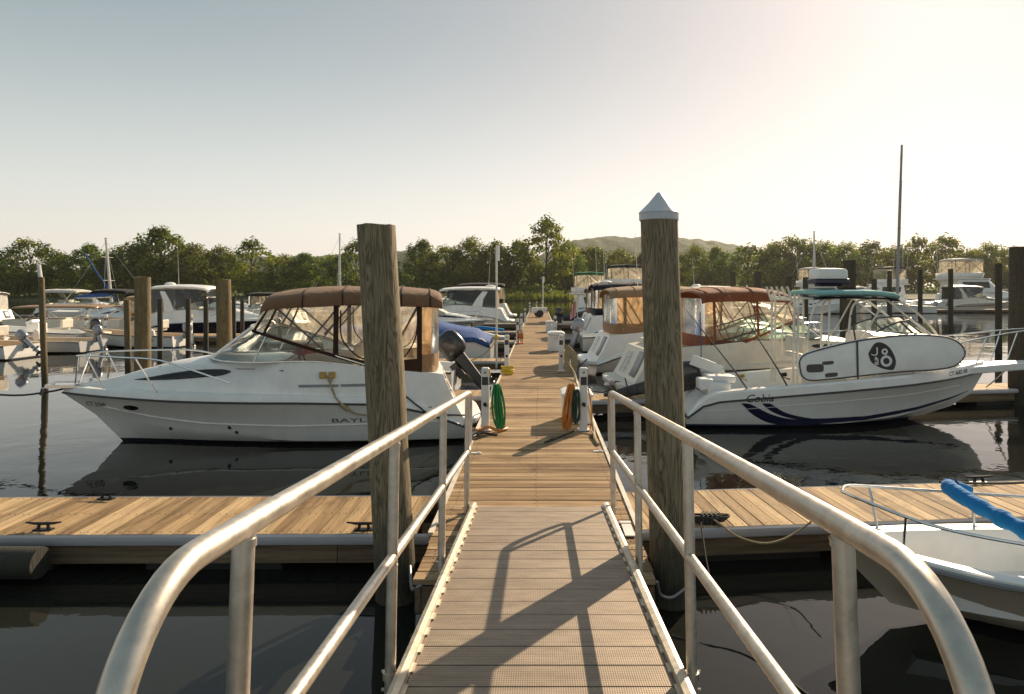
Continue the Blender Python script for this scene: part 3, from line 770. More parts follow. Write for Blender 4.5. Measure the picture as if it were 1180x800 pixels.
    if style in ('full', 'bimini'):
        zf = [(.72, -.10), (.82, -.03), (1.0, -.01), (1.6, .02), (2.3, .03), (3.25, -.03), (3.44, -.09), (3.50, -.20)]
        c = MB(); rows = []
        for x in (3.50, 3.44, 3.36, 3.2, 2.9, 2.6, 2.3, 2.0, 1.7, 1.4, 1.1, .95, .82, .72):
            o = interp(zf, x); sag = .012 * math.sin(x * 5.2)
            pr = [(1.03, 2.17 + o * .5), (1.025, 2.25 + o), (1.0, 2.33 + o), (.9, 2.40 + o), (.7, 2.445 + o + sag), (.35, 2.475 + o + sag), (0, 2.485 + o + sag)]
            rows.append([(x, sg * y * (1 + .012 * noise.noise((x * 3.1, sg * y * 2, 9))), z + .022 * noise.noise((x * 2.7, sg * y * 2.5 + loc[0], 4))) for sg, y, z in [(-1, y, z) for y, z in pr] + [(1, y, z) for y, z in pr[-2::-1]]])
        c.grid(rows); ob('canvas_roof', cscaled(c, sc), canvas, t, solid=.012, subsurf=1)
        for i in (4, 6, 9, 11):
            fr = MB(); fr.tube([(p[0] - .03, p[1] * 1.004, p[2] + .004) for p in rows[i]], .012, 5); ob('roof_seam', cscaled(fr, sc), valance or canvas, t)
        fr = MB()
        for s_ in (-1, 1):
            y = s_ * .99
            fr.tube([(3.3, y, 2.2), (2.55, y * 1.03, 1.5)], .014, 6); fr.tube([(2.3, y, 2.22), (2.82, y * 1.03, 1.58)], .014, 6)
            fr.tube([(2.15, y, 2.2), (2.55, y, 1.75)], .014, 6); fr.tube([(1.1, y, 2.2), (1.55, y * 1.03, 1.35)], .014, 6)
        ob('canopy_frame', cscaled(fr, sc), valance or canvas, t)
    if style == 'full':
        xs = [3.6, 3.3, 3.0, 2.7, 2.36, 2.05, 1.81, 1.5, 1.25, 1.05]
        zbt = [(1.05, 1.36), (1.5, 1.33), (1.81, 1.31), (2.36, 1.44), (3.0, 1.64), (3.6, 1.845)]; zbb = [(1.05, 1.13), (1.5, 1.17), (1.81, 1.21), (2.36, 1.385), (3.0, 1.59), (3.6, 1.80)]
        g = MB()
        xt = lambda x: x - .22 * max(0, (x - 2.4) / 1.2)
        for s_ in (-1, 1):
            bnd = MB()
            up = lambda x, k: Vector((lerp(x, xt(x), k), s_ * lerp(1.07, 1.0, k), lerp(interp(zbt, x), 2.2, k)))
            g.grid([[up(x, k / 3) for k in range(4)] for x in (xs if s_ < 0 else xs[::-1])])
            bnd.grid([[(x, s_ * 1.078, interp(zbb, x)), (x, s_ * 1.074, interp(zbt, x))] for x in xs])
            for x in (2.36, 1.08): bnd.grid([[up(x + dx, k / 3) + Vector((0, s_ * .006, 0)) for k in range(4)] for dx in (.05, -.03)])
            for x in (3.56, 3.42): bnd.grid([[up(x + dx, k / 3) + Vector((0, s_ * .006, 0)) for k in range(4)] for dx in (.02, -.02)])
            bnd.tube(spline([up(2.3, .9) + Vector((0, s_ * .008, 0)), up(2.28, .35), up(2.05, .06), up(1.85, .03)], 5), .012, 5)
            bnd.tube(spline([up(1.12, .95) + Vector((0, s_ * .008, 0)), up(1.14, .45), up(1.3, .08), up(1.5, .03)], 5), .012, 5)
            ob('canvas_band', cscaled(bnd, sc), valance or canvas, t)
        g.grid([[Vector((3.62, 1.0 * k / 4 * .86, 1.83 + .03 * (1 - abs(k) / 4))).lerp(Vector((3.46, 1.0 * k / 4, 2.2)), j) for j in (0, .5, 1)] for k in range(-4, 5)])
        ob('window_panel', cscaled(g, sc), vinyl, t)
        aft = [(1.05, -1.07), (.9, -1.0), (.80, -.8), (.77, -.4), (.76, 0), (.77, .4), (.80, .8), (.9, 1.0), (1.05, 1.07)]
        g = MB(); g.grid([[(x, y * .97, 2.25), (x + .0, y * .99, 1.8), (x, y, 1.42)] for x, y in aft]); ob('aft_panel', cscaled(g, sc), 'vinyl_aft' if vinyl == 'vinyl' else vinyl, t)
        g = MB(); g.grid([[(x - .004, y, 1.42), (x + .012 * math.sin(y * 14), y, 1.28), (x + .015 * math.sin(y * 17), y, 1.13)] for x, y in aft]); ob('aft_skirt', cscaled(g, sc), 'canvas_tan' if hero else (valance or canvas), t)
    if style == 'cover':
        c = MB(); rows = []
        for x in (4.5, 4.3, 3.8, 3.2, 2.4, 1.6, 1.0, .7):
            z0 = interp(ZT, x); hgt = interp([(.7, .1), (1.0, .32), (2.2, .42), (3.0, .62), (3.6, .66), (4.2, .28), (4.5, .06)], x)
            pr = [(1.1 if x < 3.6 else lerp(1.1, .6, (x - 3.6) / .9), z0 - .05), (1.0 if x < 3.6 else .6, z0 + hgt * .45), (.6, z0 + hgt * .85), (.3, z0 + hgt * .97), (0, z0 + hgt)]
            rows.append([(x, -y, z) for y, z in pr] + [(x, y, z) for y, z in pr[-2::-1]])
        c.grid(rows); ob('mooring_cover', cscaled(c, sc), canvas, t, solid=.01)
    if arch or style == 'hardtop':
        c = MB()
        for s_ in (-1, 1): c.loft([[(x0 + dx, s_ * (y + dy), z) for dx, dy in ((-.16 * w, -.03), (.16 * w, -.03), (.16 * w, .03), (-.16 * w, .03))] for x0, y, z, w in ((1.9, 1.09, 1.2, 1.7), (1.75, 1.04, 1.7, 1.1), (1.5, .98, 2.15, .9), (1.3, .85, 2.3, .9))])
        c.box((1.3, 0, 2.32), (.34, 1.8, .08)); ob('radar_arch', cscaled(c, sc), deck, t, bevel=.03)
        r = MB(); r.lathe([(.24, 0), (.27, .05), (.25, .13), (.14, .19), (.01, .2)], 14, (1.3, 0, 2.38)); ob('radome', cscaled(r, sc), 'box_white', t)
        r = MB(); r.tube([(1.35, .7, 2.3), (1.25, .72, 4.6)], [.014, .006], 5); ob('antenna', cscaled(r, sc), 'pipe_white', t)
    if style == 'hardtop':
        c = MB(); rows = []
        for x, o in ((3.75, -.14), (3.6, -.05), (3.2, 0), (2.4, .04), (1.6, .04), (1.0, .0), (.8, -.04)):
            pr = [(1.02, 2.24 + o), (1.0, 2.32 + o), (.7, 2.38 + o), (0, 2.41 + o)]
            rows.append([(x, -y, z) for y, z in pr] + [(x, y, z) for y, z in pr[-2::-1]])
        c.grid(rows); ob('hardtop', cscaled(c, sc), deck, t, solid=.05)
        g = MB()
        for s_ in (-1, 1): g.grid([[(x, s_ * 1.07, interp([(1, 1.2), (1.85, 1.27), (3.4, 1.75)], x)), (x - .1, s_ * 1.0, 2.23)] for x in (3.4, 2.8, 2.2, 1.8, 1.4, 1.0)][::s_])
        g.grid([[(3.62, .9 * k / 4, 1.84), (3.68 - .02 * abs(k) / 4, .98 * k / 4, 2.2)] for k in range(-4, 5)])
        ob('side_curtain', cscaled(g, sc), vinyl if vinyl != 'vinyl' else 'glass_dark', t)
        g = MB(); g.grid([[(.95, y, 2.25), (.9, y, 1.14)] for y in (-1.03, -.5, 0, .5, 1.03)]); ob('aft_curtain', cscaled(g, sc), canvas, t)
    if fly:
        c = MB(); c.loft([[(x, y, z) for x, y in ((.9 + o, -w), (3.0 + o2, -w), (3.4 + o2, -w * .6), (3.4 + o2, w * .6), (3.0 + o2, w), (.9 + o, w))] for z, w, o, o2 in ((1.2, 1.1, 0, .9), (1.35, 1.08, 0, .85), (2.05, .98, .1, .15), (2.1, 1.05, -.5, .25), (2.16, 1.05, -.5, .2))])
        ob('cabin_house', cscaled(c, sc), deck, t, bevel=.03)
        w = MB()
        for s_ in (-1, 1): w.grid([[(x + .1, s_ * lerp(1.085, .995, .25), 1.5), (x, s_ * lerp(1.095, 1.0, .78), 1.92)] for x in (3.2, 2.6, 2.0, 1.3)])
        w.grid([[(4.0, .62 * k, 1.5), (3.62, .6 * k, 1.95)] for k in (-1, 0, 1)])
        ob('house_window', cscaled(w, sc), 'dark_window', t)
        f = MB(); f.loft([[(x, y, z) for x, y in ((.6, -w), (2.7 + o, -w), (3.1 + o, -w * .5), (3.1 + o, w * .5), (2.7 + o, w), (.6, w))] for z, w, o in ((2.163, .98, 0), (2.55, 1.02, .15))], caps=False)
        ob('flybridge', cscaled(f, sc), deck, t, solid=.05)
        c = MB(); c.grid([[(x, -1.0, z - .12), (x, -.9, z), (x, 0, z + .06), (x, .9, z), (x, 1.0, z - .12)] for x, z in ((2.9, 3.42), (2.75, 3.5), (1.8, 3.55), (.9, 3.5), (.75, 3.42))]); ob('canvas_roof', cscaled(c, sc), fly, t, solid=.015)
        r = MB()
        for s_ in (-1, 1):
            for x in (2.8, 1.8, .8): r.tube([(x + .05, s_ * 1.0, 2.5), (x, s_ * .98, 3.42)], .02, 6)
            r.tube([(2.8, s_ * .99, 2.6), (1.8, s_ * .99, 3.4), (.8, s_ * .99, 2.6)], .016, 6)
        r.tube([(2.85, -1, 2.6), (2.8, 1, 3.4)], .016, 6); r.tube([(2.85, 1, 2.6), (2.8, -1, 3.4)], .016, 6)
        ob('canopy_frame', cscaled(r, sc), 'charcoal', t)
        r = MB(); r.tube([(.8, .98, 2.5), (.6, 1.1, 5.4)], [.016, .007], 5); ob('antenna', cscaled(r, sc), 'pipe_white', t)
        g = MB(); g.grid([[(2.88, y, 2.56), (2.82, y, 3.4)] for y in (-.99, 0, .99)])
        for s_ in (-1, 1): g.grid([[(x, s_ * 1.005, 2.56), (x, s_ * .985, 3.4)] for x in (2.85, 1.8, .8)])
        ob('window_panel', cscaled(g, sc), 'vinyl', t)
    return t, bv, sh

def skiff(label, loc, rz, L=4.2, B=1.5, hull='hull_white', liner='deck_white', motor=None, tilt=0, rail=False, console=False, cover=None, name='open_skiff', cat='boat', group=None, msc=1.0, zs=None, bluntness=3.2, dk=.72):
    t = thing(name, label, cat, loc, rz, group)
    zs = zs or [(0, .42), (.5, .46), (.8, .54), (1, .64)]
    hb, sh = boat_hull(0, L, B, zs, [(0, .06), (.5, .08), (.8, .18), (1, .36)], [(0, -.18), (.7, -.15), (1, .1)], L * .96, L * .9, u0=.3, p=bluntness, bc=.86, cu0=.35, flare=.05)
    ob('hull', hb, hull, t)
    g = MB(); rows = []
    for i in range(25):
        x = lerp(.02, L - .02, i / 24); q = sheer_at(sh, x); b = max(q.y, .004); fl = .20 if x < L * dk else lerp(.20, q.z - .03, min(1, (x - L * dk) / (L * .03)))
        w = min(.13, b * .45); z = q.z
        if i in (0, 24): fl = z - .02
        pr = [(b + .012, z - .03), (b + .012, z + .012), (b - .012, z + .024), (b - w, z + .02), (b - w - .02 * (b > .1), z - .02), (max(b - w - .06, .002), fl), (0, fl)]
        rows.append([(x, -y, zz) for y, zz in pr] + [(x, y, zz) for y, zz in pr[-2::-1]])
    g.grid(rows); ob('liner', g, liner, t, smooth=30)
    rr = MB()
    for s in (-1, 1): rr.tube([(q.x, s * (q.y + .014), q.z - .02) for q in sh], .02, 6)
    ob('rub_rail', rr, 'charcoal' if hull == 'hull_white' else 'grey_plastic', t)
    tw = MB(); tw.box((L * .2, 0, .34), (.4, B * .78, .06)); tw.box((L * .2, 0, .27), (.34, B * .7, .12))
    tw.box((L * .52, 0, .33), (.34, B * .8, .06)); tw.box((L * .52, 0, .26), (.28, B * .72, .12)); ob('thwart', tw, liner, t, bevel=.02)
    if console:
        c = MB(); c.box((L * .42, 0, .6), (.5, .6, .8)); c.box((L * .45, 0, 1.05), (.3, .55, .14), ry=.4); ob('console', c, liner, t, bevel=.04)
        w = MB(); w.grid([[(L * .42 + .27, y, 1.1), (L * .42 + .1, y * .9, 1.42)] for y in (-.3, 0, .3)]); ob('windscreen', w, 'glass_dark', t)
        s = MB(); s.box((L * .24, 0, .75), (.4, .7, .12)); s.box((L * .19, 0, .98), (.1, .7, .36)); ob('seat', s, 'seat_cream', t, bevel=.03)
    if motor: outboard(t, -.06, 0, .40, tilt, motor, msc)
    if rail:
        for s in (-1, 1):
            r = MB(); pts = spline([(L * .98, 0, .92), (L * .955, s * B * .14, .91), (L * .86, s * B * .33, .83), (L * .7, s * B * .43, .77), (L * .5, s * B * .465, .73), (L * .28, s * B * .47, .70), (L * .1, s * B * .47, .69), (L * .03, s * B * .47, .48)], 5)
            r.tube(pts, .0125, 8); rl = ob('bow_rail', r, 'steel', t)
            for x in (.9, .7, .5, .28):
                q = sheer_at(sh, L * x); p = min(pts, key=lambda v: abs(v.x - L * x)); r = MB(); r.tube([(L * x, s * (q.y - .06), q.z), p], .0105, 7); r.lathe([(.025, 0), (.025, .01)], 8, (L * x, s * (q.y - .06), q.z + .02)); ob('stanchion', r, 'steel', rl)
    if cover:
        c = MB(); rows = []
        for i in range(13):
            x = lerp(.02, L * .99, i / 12); q = sheer_at(sh, x); b = max(q.y + .03, .03); h = interp([(0, .16), (.3, .5), (.45, .6), (.6, .36), (1, .05)], i / 12)
            pr = [(b + .01, q.z - .12), (b, q.z + .04), (b * .7, q.z + h * .7), (b * .35, q.z + h * .9 + .04 * math.sin(i * 2)), (0, q.z + h)]
            rows.append([(x, -y, z) for y, z in pr] + [(x, y, z + .02 * math.sin(i * 1.7)) for y, z in pr[-2::-1]])
        c.grid(rows); ob('boat_cover', c, cover, t, solid=.01)
    return t, bvh(hb), sh
# ---------------------------------------------------------------- fingers further out
FG = 'finger docks off the main dock'
finger('second finger on the left, ending behind the green hose post', MDX0 - .03, 13.5, 6, .8, 0, -1, FG)
finger('second finger on the right, behind the striped fishing boat', MDX1 + .05, 12.95, 10.2, .8, R(9.5), 1, FG)
finger('third finger on the left, by the tall white light pole', MDX0 - .03, 20.1, 9, .8, 0, -1, FG)
finger('fourth finger on the left, by the jet ski', MDX0 - .03, 27.6, 10, .8, 0, -1, FG)
finger('fifth finger on the left, this side of the dark canvas cruiser', MDX0 - .03, 34, 10, .8, 0, -1, FG)
finger('sixth finger on the left, right under the dark canvas cruiser', MDX0 - .03, 42.4, 10, .8, 0, -1, FG)
finger('third finger on the right, under the navy canvas cruiser', MDX1 + .05, 29.7, 9, .8, 0, 1, FG)
finger('fourth finger on the right, under the small navy covered boat', MDX1 + .05, 42.0, 9, .8, 0, 1, FG)
finger('far plank dock with pedestals in the left basin', -13, 31.2, 17, 1.6, 0, -1, 'docks of the neighbouring basins', pitch=.2)
finger('distant plank dock below the flybridge boats at the right', 22, 73.0, 36, 1.6, 0, 1, 'docks of the neighbouring basins', pitch=.25)
finger('distant low dock behind the cruiser with the navy hull', -14, 56, 40, 1.6, 0, -1, 'docks of the neighbouring basins', pitch=.3)
for k, x in enumerate((-20.8, -19.9, -16.0)):
    pedestal(x, 31.4, ['left white pedestal on the far basin dock', 'middle white pedestal on the far basin dock', 'right white pedestal on the far basin dock'][k])

# ---------------------------------------------------------------- near left cruiser
BH = math.atan2(-1.15, -6.6)
big, bv, sh = cruiser('big white cabin cruiser with a brown canvas camper top, moored on the left', (-1.0, 12.05, 0), BH, hero=True, canvas='canvas_brown', valance='canvas_darkbrown')
w = MB(); hull_text(w, bv, 1, 'BAYLINER', 2.44, .385, .10, squash=2.3, bold=.001); ob('hull_lettering', w, 'grey_print', big)
w = MB(); hull_text(w, bv, 1, 'CT 3164', 6.32, .60, .11, squash=.9, slope=-.0, bold=.002); ob('registration', w, 'grey_print', big)
w = MB()
for s, tb in ((1, [(2.92, .985, .945), (2.6, .985, .945), (2.32, .985, .945)]), (1, [(2.29, .985, .945), (2.05, .985, .945), (1.83, .985, .945)])): strip(w, bv, s, tb, .008)
ob('side_vent', w, 'grey_plastic', big)
w = MB()
def disc(x, z, rx, rz, off, mi=0):
    n = 18; c = cast(bv, 1, x, z, off=off)
    w.add([c] + [cast(bv, 1, x + rx * math.cos(2 * PI * k / n), z + rz * math.sin(2 * PI * k / n), off=off) for k in range(n)], [(0, 1 + k, 1 + (k + 1) % n) for k in range(n)], mi)
disc(5.55, .60, .24, .085, .008); po = ob('porthole', w, 'hull_white', big)
w = MB(); disc(5.52, .605, .13, .045, .014); ob('glass', w, 'dark_window', po)
for fx, fz in ((4.95, .26), (4.0, .3), (3.9, .22)): w = MB(); disc(fx, fz, .028, .028, .01); ob('drain_fitting', w, 'steel', big)
w = MB(); w.box(cast(bv, 1, 2.56, 1.13, off=.02), (.1, .05, .1), rz=0); w.box(cast(bv, 1, 2.42, 1.13, off=.02), (.1, .05, .1)); ob('shore_inlet', w, 'gold', big, bevel=.01)
w = MB(); w.tube([cast(bv, 1, x, 1.215, off=.006) for x in (3.9, 3.75, 3.6)], .006, 5); ob('name_badge', w, 'grey_print', big)
w = MB(); w.tube([cast(bv, 1, x, 1.20, off=.006) for x in (3.3, 3.15)], .01, 5); ob('name_badge', w, 'grey_print', big)
w = MB()
for z, y0, y1 in ((1.02, .66, .32), (.90, .70, .38), (.78, .66, .36)):
    P = []
    for k in range(30):
        q = k / 29; P.append((0, lerp(y0, y1, q) + .03 * math.sin(q * 24), z + .035 * math.sin(q * 29 + z * 9) - .02 * q))
    pts = []
    for p in P:
        h = bv.ray_cast(Vector((-2, p[1], p[2])), Vector((1, 0, 0))); pts.append((h[0].x - .006 if h[0] else .6, p[1], p[2]))
    w.tube(pts, .010, 5)
ob('stern_script', w, 'brown_print', big)
w = MB()
for y, z in ((.86, .86), (.86, .80)):
    h = bv.ray_cast(Vector((-2, y, z)), Vector((1, 0, 0))); w.tube([h[0] - Vector((.02, 0, 0)), h[0] + Vector((.02, 0, 0))], .022, 8)
ob('stern_fitting', w, 'steel', big)
r = MB(); r.tube(spline([cast(bv, 1, 1.62, .86, off=.012), cast(bv, 1, 1.35, .80, off=.02), cast(bv, 1, 1.1, .62, off=.03), cast(bv, 1, .9, .5, off=.03), (.3, 1.0, .42)], 6), .013, 6); ob('stern_line', r, 'rope_dark', big)
def place_local(o, loc, rz): o.location = loc; o.rotation_euler = (0, 0, rz); return o
r = MB(); r.tube(spline([cast(bv, 1, 2.5, 1.12, off=.03), cast(bv, 1, 2.42, .95, off=.03), cast(bv, 1, 2.34, .78, off=.03), cast(bv, 1, 2.18, .62, off=.03), cast(bv, 1, 2.0, .52, off=.03), cast(bv, 1, 1.5, .5, off=.03), cast(bv, 1, .9, .6, off=.03)], 6), .013, 6)
r.tube(spline([cast(bv, 1, 2.4, 1.12, off=.03), cast(bv, 1, 2.44, .98, off=.035), cast(bv, 1, 2.36, .8, off=.035)], 5), .011, 6); r.tube([cast(bv, 1, 2.27, .69, off=.04), cast(bv, 1, 2.17, .60, off=.04)], .032, 8)
place_local(tag(ob('electric_cable', r, 'rope_tan'), 'tan shore power cord hanging down the white cruiser side', 'cord'), (-1.0, 12.05, 0), BH)
r = MB(); rows = [[(3.02 + .2 * math.cos(a) * q, -.1 + .28 * math.sin(a) * q, 1.37 + .16 * (1 - q * q) + .03 * math.sin(3 * a) * q) for a in [k * PI / 6 for k in range(12)]] for q in (1, .8, .5, .15)]
r.loft(rows); place_local(tag(ob('life_vest', r, 'red'), 'red vest lying on the cruiser dashboard', 'vest'), (-1.0, 12.05, 0), BH)
rope('mooring_line', 'dark bow line running left from the white cruiser bow out of frame', [(-7.42, 10.98, .92), (-7.9, 11.0, .80), (-8.8, 11.1, .74), (-10.8, 11.3, .98)], .016, 'rope_dark')

# ---------------------------------------------------------------- near right fishing boat
CO = (2.62, 13.0, 0); CH = math.atan2(-.2, 6.5)
fb = thing('fishing_boat', 'white open fishing boat with navy hull swoosh and teal T-top on the right', 'boat', CO, CH)
hb, sh = boat_hull(0, 5.75, 2.3, [(0, .2), (.05, .42), (.1, .50), (.2, .55), (.55, .73), (.87, .865), (1, .93)], [(0, .05), (.45, .07), (.7, .17), (1, .5)], [(0, -.35), (.65, -.25), (.85, .0), (1, .26)], 5.5, 5.12, u0=.42, p=2.4, bc=.88, cu0=.2, flare=.2)
cap = MB(); rows = []
for i in range(34):
    x = lerp(.02, 5.72, i / 33); q = sheer_at(sh, x); b = max(q.y, .01); h = interp([(0, .02), (.25, .13), (.5, .17), (5.75, .18)], x); z = q.z + h
    ins = min(.22, b * .6); fl = .36 if .45 < x < 3.45 else z - .02
    pr = [(b + .004, q.z), (b - .004, q.z + h * .8), (b - .03 * min(1, b * 4), z), (max(b - ins, .004), z), (max(b - ins - .02, .003), z - .03 if fl < .4 else z), (max(b - ins - .05, .002), fl), (0, fl)]
    rows.append([(px, -py, pz) if False else (x, -py, pz) for py, pz in [(a, c) for a, c in pr] for px in (0,)] + [(x, a, c) for a, c in pr[-2::-1]])
cap.grid(rows); cap.add(rows[0], [tuple(range(len(rows[0])))])
fbv = bvh(hb, cap)
ob('hull', hb, 'hull_striped', fb); ob('gunwale_liner', cap, 'deck_white', fb, smooth=32)
r = MB()
for s in (-1, 1): r.tube([(q.x, s * (q.y + .008), q.z) for q in sh], .018, 6)
ob('rub_rail', r, 'charcoal', fb)
r = MB(); pl = [(5.0, -.42), (5.4, -.33), (6.2, -.24), (6.62, -.2), (6.74, -.1), (6.74, .1), (6.62, .2), (6.2, .24), (5.4, .33), (5.0, .42)]
r.loft([[(x, y, (interp([(5.0, .98), (5.7, 1.07), (6.8, 1.115)], x) if k else interp([(5.0, .86), (5.7, .93), (6.8, .985)], x))) for x, y in pl] for k in (0, 1)]); ob('bow_pulpit', r, 'deck_white', fb, bevel=.02)
r = MB(); rows = []
for x, y, z in ((3.42, .62, 1.62), (3.45, .66, 1.64), (4.0, .64, 1.60), (4.5, .56, 1.52), (4.85, .44, 1.36), (5.1, .30, 1.16), (5.2, .2, 1.06)):
    pr = [(y + .1, .9 if x < 4.8 else 1.0), (y + .04, lerp(.95, z, .6)), (y - .04, z - .03), (y * .6, z + .02), (0, z + .04)]
    rows.append([(x, -a, c) for a, c in pr] + [(x, a, c) for a, c in pr[-2::-1]])
r.grid(rows); r.add(rows[0], [tuple(range(len(rows[0])))]); ob('cuddy', r, 'deck_white', fb)
r = MB(); r.box((2.75, .0, .78), (.5, .95, .8)); r.box((2.4, 0, 1.2), (.42, 1.0, .1)); r.box((2.24, 0, 1.42), (.1, .95, .3)); ob('leaning_post', r, 'seat_cream', fb, bevel=.04)
# windshield
r = MB(); base = [(3.4, .66, 1.62), (4.0, .62, 1.62), (4.5, .48, 1.6), (4.72, .2, 1.6), (4.75, 0, 1.6)]; top = [(3.45, .64, 1.68), (3.8, .6, 1.84), (4.1, .5, 1.9), (4.28, .2, 1.93), (4.3, 0, 1.93)]
base = spline(base, 3); top = spline(top, 3); mir = lambda P: [Vector((p[0], -p[1], p[2])) for p in P]
bb = base + mir(base)[-2::-1]; tt = top + mir(top)[-2::-1]
r.grid([[a, b] for a, b in zip(bb, tt)]); ws = ob('windshield', r, 'glass', fb)
r = MB(); r.tube(tt, .016, 6); r.tube(bb, .014, 6)
for i in (4, 9, len(bb) - 10, len(bb) - 5): r.tube([bb[i], tt[i]], .018, 6)
ob('windshield_frame', r, 'charcoal', ws)
# T-top
tp = MB(); rows = []
for x, z in ((2.36, 2.35), (2.42, 2.37), (2.7, 2.38), (3.2, 2.38), (3.5, 2.37), (3.72, 2.34), (3.8, 2.31)):
    rows.append([(x, y, z + dz) for y, dz in ((-.76, -.02), (-.7, .02), (-.3, .04), (.3, .04), (.7, .02), (.76, -.02))])
tp.grid(rows); tto = ob('t_top', tp, 'canvas_teal', fb, solid=.07)
r = MB(); r.grid([[(x, y, z) for y in (-.765, .765)] for x, z in ((2.35, 2.28), (2.7, 2.30), (3.2, 2.30), (3.6, 2.29), (3.81, 2.25))]); ob('top_underside', r, 'canvas_navy', tto, solid=.03)
r = MB(); r.grid([[(x, y, z) for y in (-.5, 0, .5)] for x, z in ((2.55, 2.47), (2.9, 2.475), (3.3, 2.47))]); ob('top_panel', r, 'canvas_navy', tto, solid=.012)
r = MB()
for s in (-1, 1):
    y = s * .7
    r.tube(spline([(4.62, s * .62, 1.52), (4.25, s * .68, 1.95), (3.78, y, 2.27), (3.5, y, 2.28)], 5), .022, 8); r.tube([(4.5, s * .6, 1.55), (3.6, s * .7, 2.28)], .016, 8)
    r.tube(spline([(2.95, s * .62, 1.15), (2.98, s * .66, 1.9), (3.05, y, 2.2), (3.3, y, 2.28)], 5), .022, 8)
    r.tube(spline([(2.2, s * .68, 1.0), (2.22, s * .7, 1.6), (2.32, s * .7, 2.1), (2.5, s * .7, 2.28)], 5), .02, 8); r.tube([(1.98, s * .62, .62), (2.0, s * .66, 2.36)], .024, 8)
    r.tube([(2.05, s * .64, .62), (2.07, s * .66, 2.36)], .02, 8)
    r.tube([(2.0, s * .66, 1.0), (2.95, s * .62, 1.15)], .016, 8); r.tube([(2.6, s * .63, .5), (2.62, s * .66, 2.28)], .02, 8)
    r.tube([(2.95, s * .62, 1.3), (3.3, s * .66, 1.75), (3.6, s * .7, 2.28)], .016, 8)
r.tube([(1.98, -.66, 2.26), (1.98, .66, 2.26)], .02, 8); r.tube([(3.6, -.7, 2.27), (3.6, .7, 2.27)], .02, 8)
for y in (-.6, .6): r.tube([(1.98, y, 2.3), (2.5, y, 2.28)], .016, 8)
r.tube([(2.22, -.7, 1.6), (2.22, .7, 1.6)], .016, 8)
ob('t_top_frame', r, 'pipe_white', fb)
for k in range(5):
    r = MB(); y = -.62 + k * .31; r.tube([(1.97, y, 2.24), (1.88, y, 2.50)], .02, 8); ob('rod_holder', r, 'pipe_white', fb)
r = MB(); r.box((2.85, 0, 2.60), (.62, .5, .10)); r.box((2.85, 0, 2.535), (.4, .34, .05)); rb = ob('top_box', r, 'navy_paint', fb, bevel=.02)
r = MB(); rings = [[(2.85 + .31 * k * math.copysign(abs(math.cos(a)) ** .5, math.cos(a)), .26 * k * math.copysign(abs(math.sin(a)) ** .5, math.sin(a)), z) for a in [2 * PI * j / 20 for j in range(20)]] for k, z in ((1, 2.652), (1.02, 2.70), (1.0, 2.80), (.9, 2.835), (.4, 2.85))]
r.loft(rings); ob('top_box_cover', r, 'box_white', rb)
r = MB()
for s in (-1, 1):
    pts = spline([(2.95, s * .93, .96), (3.02, s * .93, 1.18), (3.25, s * .93, 1.27), (3.8, s * .90, 1.33), (4.6, s * .75, 1.44), (5.4, s * .45, 1.56), (6.2, s * .24, 1.67), (6.75, s * .15, 1.72)], 6)
    r.tube(pts, .014, 8)
    for xb, yb, xt in ((4.0, .86, 4.2), (4.75, .66, 5.0), (5.35, .4, 5.6), (6.0, .22, 6.2), (6.6, .16, 6.7)):
        p = min(pts, key=lambda v: abs(v.x - xt)); q = sheer_at(sh, xb); r.tube([(xb, s * yb, 1.08 if xb > 5.2 else q.z + .18), p], .0115, 7)
r.tube(arc((6.75, -.15, 1.72), (6.95, 0, 1.74), (6.75, .15, 1.72), 6), .014, 8)
ob('bow_rail', r, 'steel', fb)
r = MB(); r.box((.55, -.1, 1.02), (.62, .03, .2), ry=.36); r.box((.55, .02, .98), (.6, .04, .15), ry=.36); q0 = ob('tilt_seat', r, 'box_white', fb, bevel=.012)
r = MB(); r.box((.7, -.45, .83), (.5, .5, .12)); r.box((.7, .45, .83), (.5, .5, .12)); r.box((.62, 0, .62), (.4, 1.7, .34)); r.box((.4, -.62, .75), (.25, .4, .2)); ob('stern_cushion', r, 'box_white', fb, bevel=.035)
r = MB(); r.tube([(.32, -.55, .65), (.75, -.55, 1.0)], .014, 7); r.tube([(.85, -.3, .6), (.82, -.3, .95)], .014, 7); ob('seat_frame', r, 'pipe_white', fb)
outboard(fb, -.38, .12, .34, R(76), 'cowl_black', 1.12)
# hull graphics
w = MB()
def gx(px): return px
strip(w, fbv, -1, [(.92, .475, .475), (1.0, .475, .40), (1.1, .455, .30), (1.25, .375, .20), (1.4, .30, .13), (1.55, .245, .095), (1.7, .205, .085), (1.9, .175, .08), (2.2, .16, .085)], .006)
strip(w, fbv, -1, [(1.28, .475, .475), (1.36, .475, .40), (1.45, .46, .335), (1.6, .36, .265), (1.75, .29, .215), (1.95, .235, .17), (2.2, .19, .155)], .006)
strip(w, fbv, -1, [(2.2, .19, .085)] + [(x, interp([(2.2, .185), (3.2, .21), (4.2, .33), (5.0, .47), (5.4, .56)], x), interp([(2.2, .085), (3.2, .135), (4.2, .27), (5.0, .43), (5.4, .55)], x)) for x in [2.4 + .2 * k for k in range(16)]], .006)
ob('hull_swoosh', w, 'navy_paint', fb)
w = MB(); hull_text(w, fbv, -1, 'Cobia', .985, .495, .19, shear=.25, squash=1.08, bold=.0008, slope=.04); ob('hull_lettering', w, 'black_print', fb)
w = MB(); hull_text(w, fbv, -1, 'CT 3682 AB', 4.72, .905, .105, squash=.88, slope=.07, bold=.001); ob('registration', w, 'black_print', fb)
